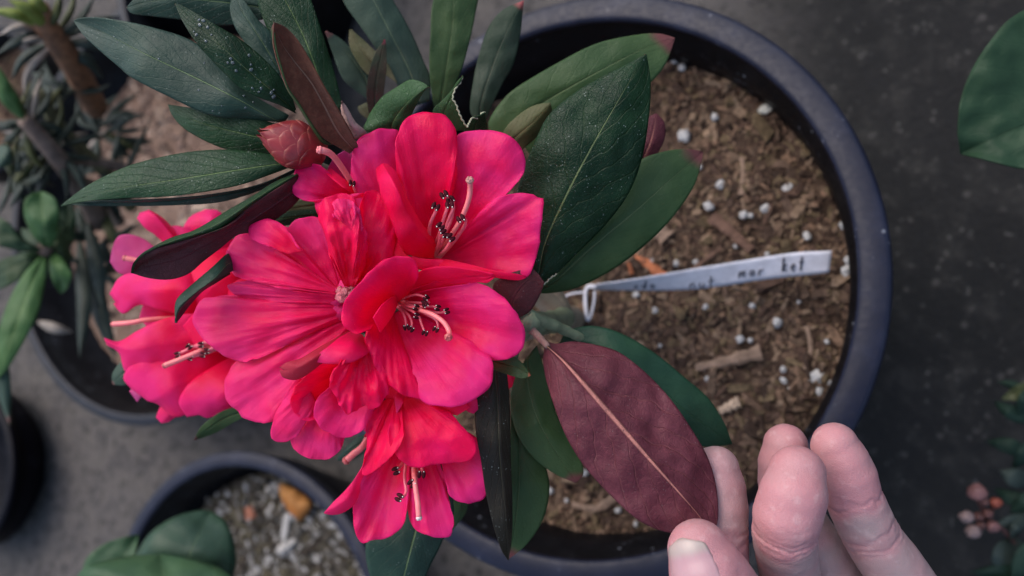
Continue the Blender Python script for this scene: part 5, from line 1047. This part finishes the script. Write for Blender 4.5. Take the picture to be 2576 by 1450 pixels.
def bstem(root, pts, r0, r1, mat, name="stem"):
    q = crv(pts, 18); mb = MB(); tube(mb, PA(q), np.linspace(r0, r1, 18), 9); return mb.build(name, [mat], root)
bstem(tl, [(240, 270, -290), (200, 190, -240), (160, 125, -205), (120, 70, -190), (95, 20, -180)], .0075, .0055, BARK_O)
bstem(tl, [(250, 560, -300), (200, 470, -260), (130, 380, -230), (60, 300, -215)], .0065, .004, BARK_G)
bstem(tl, [(330, 520, -320), (250, 420, -280), (160, 330, -250), (95, 230, -230)], .0045, .003, plain("stem_olive", (.09, .085, .04), .7, .0005, 300, .3))
bstem(tl, [(400, 470, -320), (300, 420, -290), (180, 400, -260)], .004, .003, BARK_G)
for a, b_, w, mm, bd in [((120, 60, -190), (60, -30, -170), 34, NARROW_Y, (8, 0)), ((130, 80, -190), (20, 0, -165), 34, NARROW_Y, (0, -14)), ((120, 70, -190), (-30, 25, -170), 30, NARROW_Y, (0, -10)), ((125, 75, -188), (150, -30, -170), 24, NARROW_O, (8, 0)),
                         ((110, 90, -195), (-5, 90, -185), 22, NARROW_P, (0, -22)), ((125, 95, -195), (-10, 140, -190), 26, NARROW, (0, -20)), ((130, 100, -195), (30, 110, -190), 16, NARROW_P, (0, -6)), ((140, 100, -200), (240, -10, -190), 22, NARROW, (6, 10)),
                         ((140, 90, -200), (190, -30, -190), 20, NARROW_O, (12, 0)), ((145, 105, -205), (300, 40, -210), 24, NARROW, (0, -12)), ((150, 110, -205), (290, 130, -215), 26, NARROW, (0, -10)), ((150, 120, -210), (260, 200, -230), 30, NARROW, (14, -8)),
                         ((120, 110, -205), (30, 200, -210), 26, NARROW, (-16, -6)), ((130, 115, -205), (60, 240, -215), 22, NARROW_P, (-22, 0)), ((60, 300, -210), (-20, 150, -195), 44, LEAF_BRIGHT, (-10, 0)), ((70, 290, -215), (-10, 240, -205), 24, NARROW_O, (0, -14))]:
    strap(tl, a, b_, w, [mm, mm], bd)
for cx, cy, hh, n, r0 in ((70, 300, -225, 15, 150), (120, 380, -240, 17, 170), (170, 230, -250, 13, 120), (260, 330, -300, 15, 130), (40, 450, -240, 12, 120)):
    for i in range(n):
        a = rb.uniform(0, 2 * math.pi); r = r0 * rb.uniform(.6, 1.05)
        mm = rb.choice([NARROW, NARROW, NARROW, NARROW_O, NARROW_P if rb.random() < .35 else NARROW])
        strap(tl, (cx + rb.uniform(-15, 15), cy + rb.uniform(-15, 15), hh), (cx + r * math.cos(a), cy + r * math.sin(a), hh + rb.uniform(-40, 10)), rb.uniform(14, 24), [mm, mm], (rb.uniform(-22, 22), rb.uniform(-22, 22)))
# plant in the pot under the left cluster
l2 = empty("dark_leaved_shrub", (c2[0], c2[1], .045), "sparse dark-leaved shrub half hidden in shade left of the flower cluster", "shrub")
bstem(l2, [(300, 560, -330), (250, 480, -300), (180, 440, -270)], .004, .003, BARK_G)
for a, b_, w, mm in [((300, 560, -300), (240, 400, -280), 26, NARROW), ((300, 520, -300), (200, 470, -280), 26, NARROW), ((300, 470, -300), (380, 300, -300), 16, NARROW), ((280, 440, -300), (300, 330, -290), 22, NARROW), ((260, 520, -300), (320, 640, -290), 30, NARROW_O),
                     ((230, 640, -300), (290, 900, -280), 46, NARROW), ((200, 600, -300), (200, 900, -270), 40, NARROW), ((220, 560, -290), (260, 780, -280), 40, NARROW), ((180, 520, -280), (170, 700, -270), 34, NARROW), ((240, 620, -300), (350, 560, -290), 20, NARROW), ((250, 600, -300), (120, 560, -280), 26, NARROW)]:
    strap(l2, a, b_, w, [mm, mm], (rb.uniform(-15, 15), rb.uniform(-15, 15)))
strap(l2, (95, 810, -320), (182, 835, -320), 26, [NARROW_P, NARROW_P], (0, 4))
for i in range(16):
    a = rb.uniform(0, 6.28); cx, cy = rb.uniform(160, 300), rb.uniform(440, 700); r = rb.uniform(60, 120)
    strap(l2, (cx, cy, -310), (cx + r * math.cos(a), cy + r * math.sin(a), -290), rb.uniform(14, 26), [NARROW, NARROW], (rb.uniform(-20, 20), rb.uniform(-20, 20)))
# rosette at the left edge
ros = empty("green_leaved_shrub", G(110, 640, .12), "shrub with a loose whorl of broad green leaves at the left edge", "shrub")
bstem(ros, [(150, 660, -300), (130, 640, -260), (110, 625, -232)], .005, .004, BARK_G)
MIDG = leaf_material("leaf_soft_green", (.035, .085, .028), (.055, .12, .04), (.12, .18, .07), .5, 0, .3, .06, retic=0)
MUTG = leaf_material("leaf_muted_green", (.025, .05, .022), (.045, .07, .03), (.10, .12, .06), .5, 0, .3, .06, retic=0)
bleaf(ros, [(108, 622), (80, 590), (60, 540), (62, 505), (80, 488), (100, 482)], [(118, 622), (110, 560), (102, 482)], [(130, 625), (145, 590), (150, 540), (140, 505), (122, 488), (104, 482)], [MIDG, MIDG], (-232, -215, -225))
bleaf(ros, [(105, 628), (60, 600), (20, 560), (-20, 540), (-60, 540)], [(102, 632), (40, 600), (-60, 560)], [(98, 636), (50, 632), (0, 620), (-40, 600), (-62, 570)], [MUTG, MUTG], (-232, -222, -225))
bleaf(ros, [(100, 632), (50, 640), (0, 655), (-50, 690)], [(104, 640), (50, 665), (-50, 720)], [(108, 648), (70, 685), (20, 720), (-48, 740)], [MUTG, MUTG], (-232, -225, -235))
bleaf(ros, [(100, 645), (60, 690), (25, 750), (0, 820), (-15, 900), (-12, 950)], [(108, 648), (70, 740), (30, 850), (-10, 955)], [(116, 650), (112, 720), (95, 790), (60, 860), (25, 920), (-8, 958)], [LEAF_BRIGHT, MIDG], (-228, -205, -210), bulge=2)
bleaf(ros, [(125, 640), (125, 680), (135, 715), (150, 738)], [(130, 638), (148, 680), (154, 738)], [(135, 636), (160, 655), (178, 690), (172, 720), (157, 739)], [LEAF_BRIGHT, MIDG], (-235, -228, -240))
bleaf(ros, [(150, 600), (150, 540), (165, 500)], [(165, 605), (172, 560), (168, 500)], [(185, 600), (192, 560), (185, 520), (170, 500)], [MUTG, MUTG], (-260, -255, -260))
strap(ros, (-20, 380, -200), (35, 410, -195), 60, [LEAF_GREY, MUTG])
strap(ros, (-25, 780, -215), (25, 1070, -220), 46, [LEAF_GREY, MUTG], (0, 0))
# broad leaves at the bottom left
bl_ = empty("broad_leaved_shrub", (c3[0], c3[1] - .03, .06), "young shrub with broad rounded green leaves in the gritty pot at the bottom left", "shrub")
bstem(bl_, [(470, 1600, -340), (440, 1560, -240), (430, 1520, -200)], .003, .002, STEM_GREEN)
BR = leaf_material("leaf_broad", (.034, .078, .038), (.048, .098, .046), (.10, .16, .08), .42, 0, .35, .04, retic=0)
BR2 = leaf_material("leaf_broad_dusky", (.024, .052, .034), (.032, .066, .040), (.07, .11, .06), .34, 0, .35, .04, retic=0)
bleaf(bl_, [(420, 1560), (350, 1500), (330, 1430), (370, 1350), (430, 1305), (490, 1286), (530, 1284)], [(450, 1560), (470, 1420), (531, 1284)], [(480, 1560), (560, 1500), (592, 1430), (590, 1370), (570, 1315), (533, 1285)], [BR2, BR], (-200, -185, -200), bulge=6)
bleaf(bl_, [(380, 1640), (240, 1600), (190, 1500), (200, 1440), (250, 1413), (330, 1398), (400, 1394)], [(420, 1640), (420, 1500), (402, 1394)], [(460, 1640), (580, 1600), (620, 1520), (580, 1450), (510, 1412), (404, 1394)], [BR, BR2], (-180, -160, -175), bulge=6)
bleaf(bl_, [(260, 1520), (210, 1470), (215, 1410), (260, 1370), (320, 1350), (347, 1345)], [(290, 1500), (300, 1430), (347, 1345)], [(310, 1480), (330, 1430), (342, 1380), (348, 1346)], [BR, BR2], (-210, -205, -215))
# leaf reaching in at the upper right
ur = empty("broad_leaved_shrub", G(2900, 300, 0), "shrub outside the frame with one broad veined leaf reaching in at the upper right", "shrub")
UR = leaf_material("leaf_broad_veined", (.014, .038, .018), (.021, .050, .024), (.008, .028, .012), .52, 0, .55, .02, retic=.1)
bleaf(ur, [(2850, 160), (2760, 30), (2650, 5), (2560, 35), (2490, 105), (2440, 185), (2415, 265), (2411, 330), (2415, 386)], [(2850, 220), (2700, 270), (2540, 330), (2416, 387)], [(2850, 300), (2800, 400), (2700, 440), (2600, 430), (2500, 407), (2450, 394), (2418, 388)], [UR, LEAF_BRIGHT], (-60, -60, -75), nu=50, nv=30, fold=1, th=.0006)
bstem(ur, [(2850, 220, -60), (3000, 240, -120), (3050, 300, -300)], .002, .003, STEM_GREEN)
# bud cluster at the lower right
lr = empty("budding_shrub", G(2560, 1300, 0), "low dark shrub with a loose cluster of pale pink buds near the bottom right corner", "shrub")
BP = plain("bud_pale_pink", (.17, .075, .07), .6, .0004, 500, .35); BW = plain("bud_cream", (.20, .135, .125), .6, .0004, 500, .3); BO = plain("bud_orange", (.19, .04, .02), .6, .0004, 500, .3); BS = plain("bud_stalk", (.08, .03, .025), .7, .0004, 500, .3)
for x, y, r, mt in ((2458, 1238, 27, BP), (2432, 1300, 20, BW), (2448, 1338, 22, BW), (2497, 1325, 19, BP), (2505, 1265, 17, BO), (2475, 1262, 16, BS), (2462, 1300, 15, BS), (2484, 1292, 15, BS), (2468, 1322, 14, BS)):
    mb = MB(); d = .36; c = P(x, y, -160); rr = r * d / FPX * .85; blob(mb, c, np.eye(3) * rr * np.array([[1], [.9], [1.1]]), 0, 12, 14, rough=.22, seed=x)
    mb.build("bud", [mt], lr)
for pts in ([(2480, 1300, -178), (2462, 1262, -165), (2458, 1245, -160)], [(2480, 1300, -178), (2450, 1302, -162), (2436, 1300, -160)], [(2480, 1300, -178), (2460, 1322, -164), (2450, 1335, -160)], [(2480, 1300, -178), (2495, 1285, -164), (2504, 1268, -160)], [(2480, 1300, -178), (2490, 1315, -164), (2496, 1323, -160)], [(2560, 1380, -200), (2530, 1340, -190), (2480, 1300, -178)]):
    bstem(lr, pts, .0012, .0009, BS)
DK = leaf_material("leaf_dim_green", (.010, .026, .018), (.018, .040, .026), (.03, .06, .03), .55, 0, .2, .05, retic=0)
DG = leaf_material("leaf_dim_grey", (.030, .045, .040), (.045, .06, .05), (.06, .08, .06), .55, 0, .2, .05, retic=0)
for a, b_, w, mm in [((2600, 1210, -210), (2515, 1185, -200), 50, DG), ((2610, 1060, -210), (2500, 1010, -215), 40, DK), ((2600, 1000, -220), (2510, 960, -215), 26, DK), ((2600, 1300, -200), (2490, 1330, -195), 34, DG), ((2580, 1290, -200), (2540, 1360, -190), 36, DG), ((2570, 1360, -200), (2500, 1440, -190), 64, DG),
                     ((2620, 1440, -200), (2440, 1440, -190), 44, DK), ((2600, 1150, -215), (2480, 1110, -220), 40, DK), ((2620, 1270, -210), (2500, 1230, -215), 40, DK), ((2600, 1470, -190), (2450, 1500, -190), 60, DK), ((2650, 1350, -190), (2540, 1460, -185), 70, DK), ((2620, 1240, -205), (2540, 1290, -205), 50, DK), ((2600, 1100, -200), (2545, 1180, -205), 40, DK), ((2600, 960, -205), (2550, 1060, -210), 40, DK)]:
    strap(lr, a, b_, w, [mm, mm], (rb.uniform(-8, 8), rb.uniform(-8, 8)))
bleaf(lr, [(2600, 950), (2570, 965), (2540, 985), (2520, 1003)], [(2600, 970), (2560, 985), (2520, 1004)], [(2600, 1000), (2565, 1008), (2522, 1006)], [plain("leaf_tinted_olive", (.06, .07, .02), .6), MUTG], (-200, -205, -210))

# dead leaf on the grit of the small pot, resting flat
def hz(x, y, z): return 200 - 1000 * (RC2W.T @ (G(x, y, z) - CAM))[2]
DLM = leaf_material("dead_leaf_amber", (.30, .11, .025), (.46, .22, .07), (.22, .09, .03), .6, 0, .5, .06, retic=.4)
dl = patch("dead_leaf", [[(702, 1222, hz(702, 1222, .066)), (705, 1250, hz(705, 1250, .064)), (728, 1290, hz(728, 1290, .068)), (752, 1312, hz(752, 1312, .064))],
     [(706, 1218, hz(706, 1218, .068)), (728, 1250, hz(728, 1250, .074)), (748, 1282, hz(748, 1282, .073)), (757, 1310, hz(757, 1310, .065))],
     [(712, 1218, hz(712, 1218, .066)), (755, 1235, hz(755, 1235, .066)), (784, 1268, hz(784, 1268, .068)), (768, 1304, hz(768, 1304, .064))]], [DLM, DLM], None, nu=20, nv=14, dip=2.5, edgen=2)
tag(dl, "amber dead leaf lying on the grit of the small pot", "dead leaf")
for k_, (a_, r_) in enumerate([(20, 60), (75, 70), (140, 66), (200, 75), (250, 80), (310, 62), (345, 55)]):
    a_ = math.radians(a_); strap(ros, (118, 630, -240), (118 + r_ * 1.3 * math.cos(a_), 630 - r_ * 1.3 * math.sin(a_), -255), 40, [MUTG, MUTG], (rb.uniform(-6, 6), rb.uniform(-6, 6)))
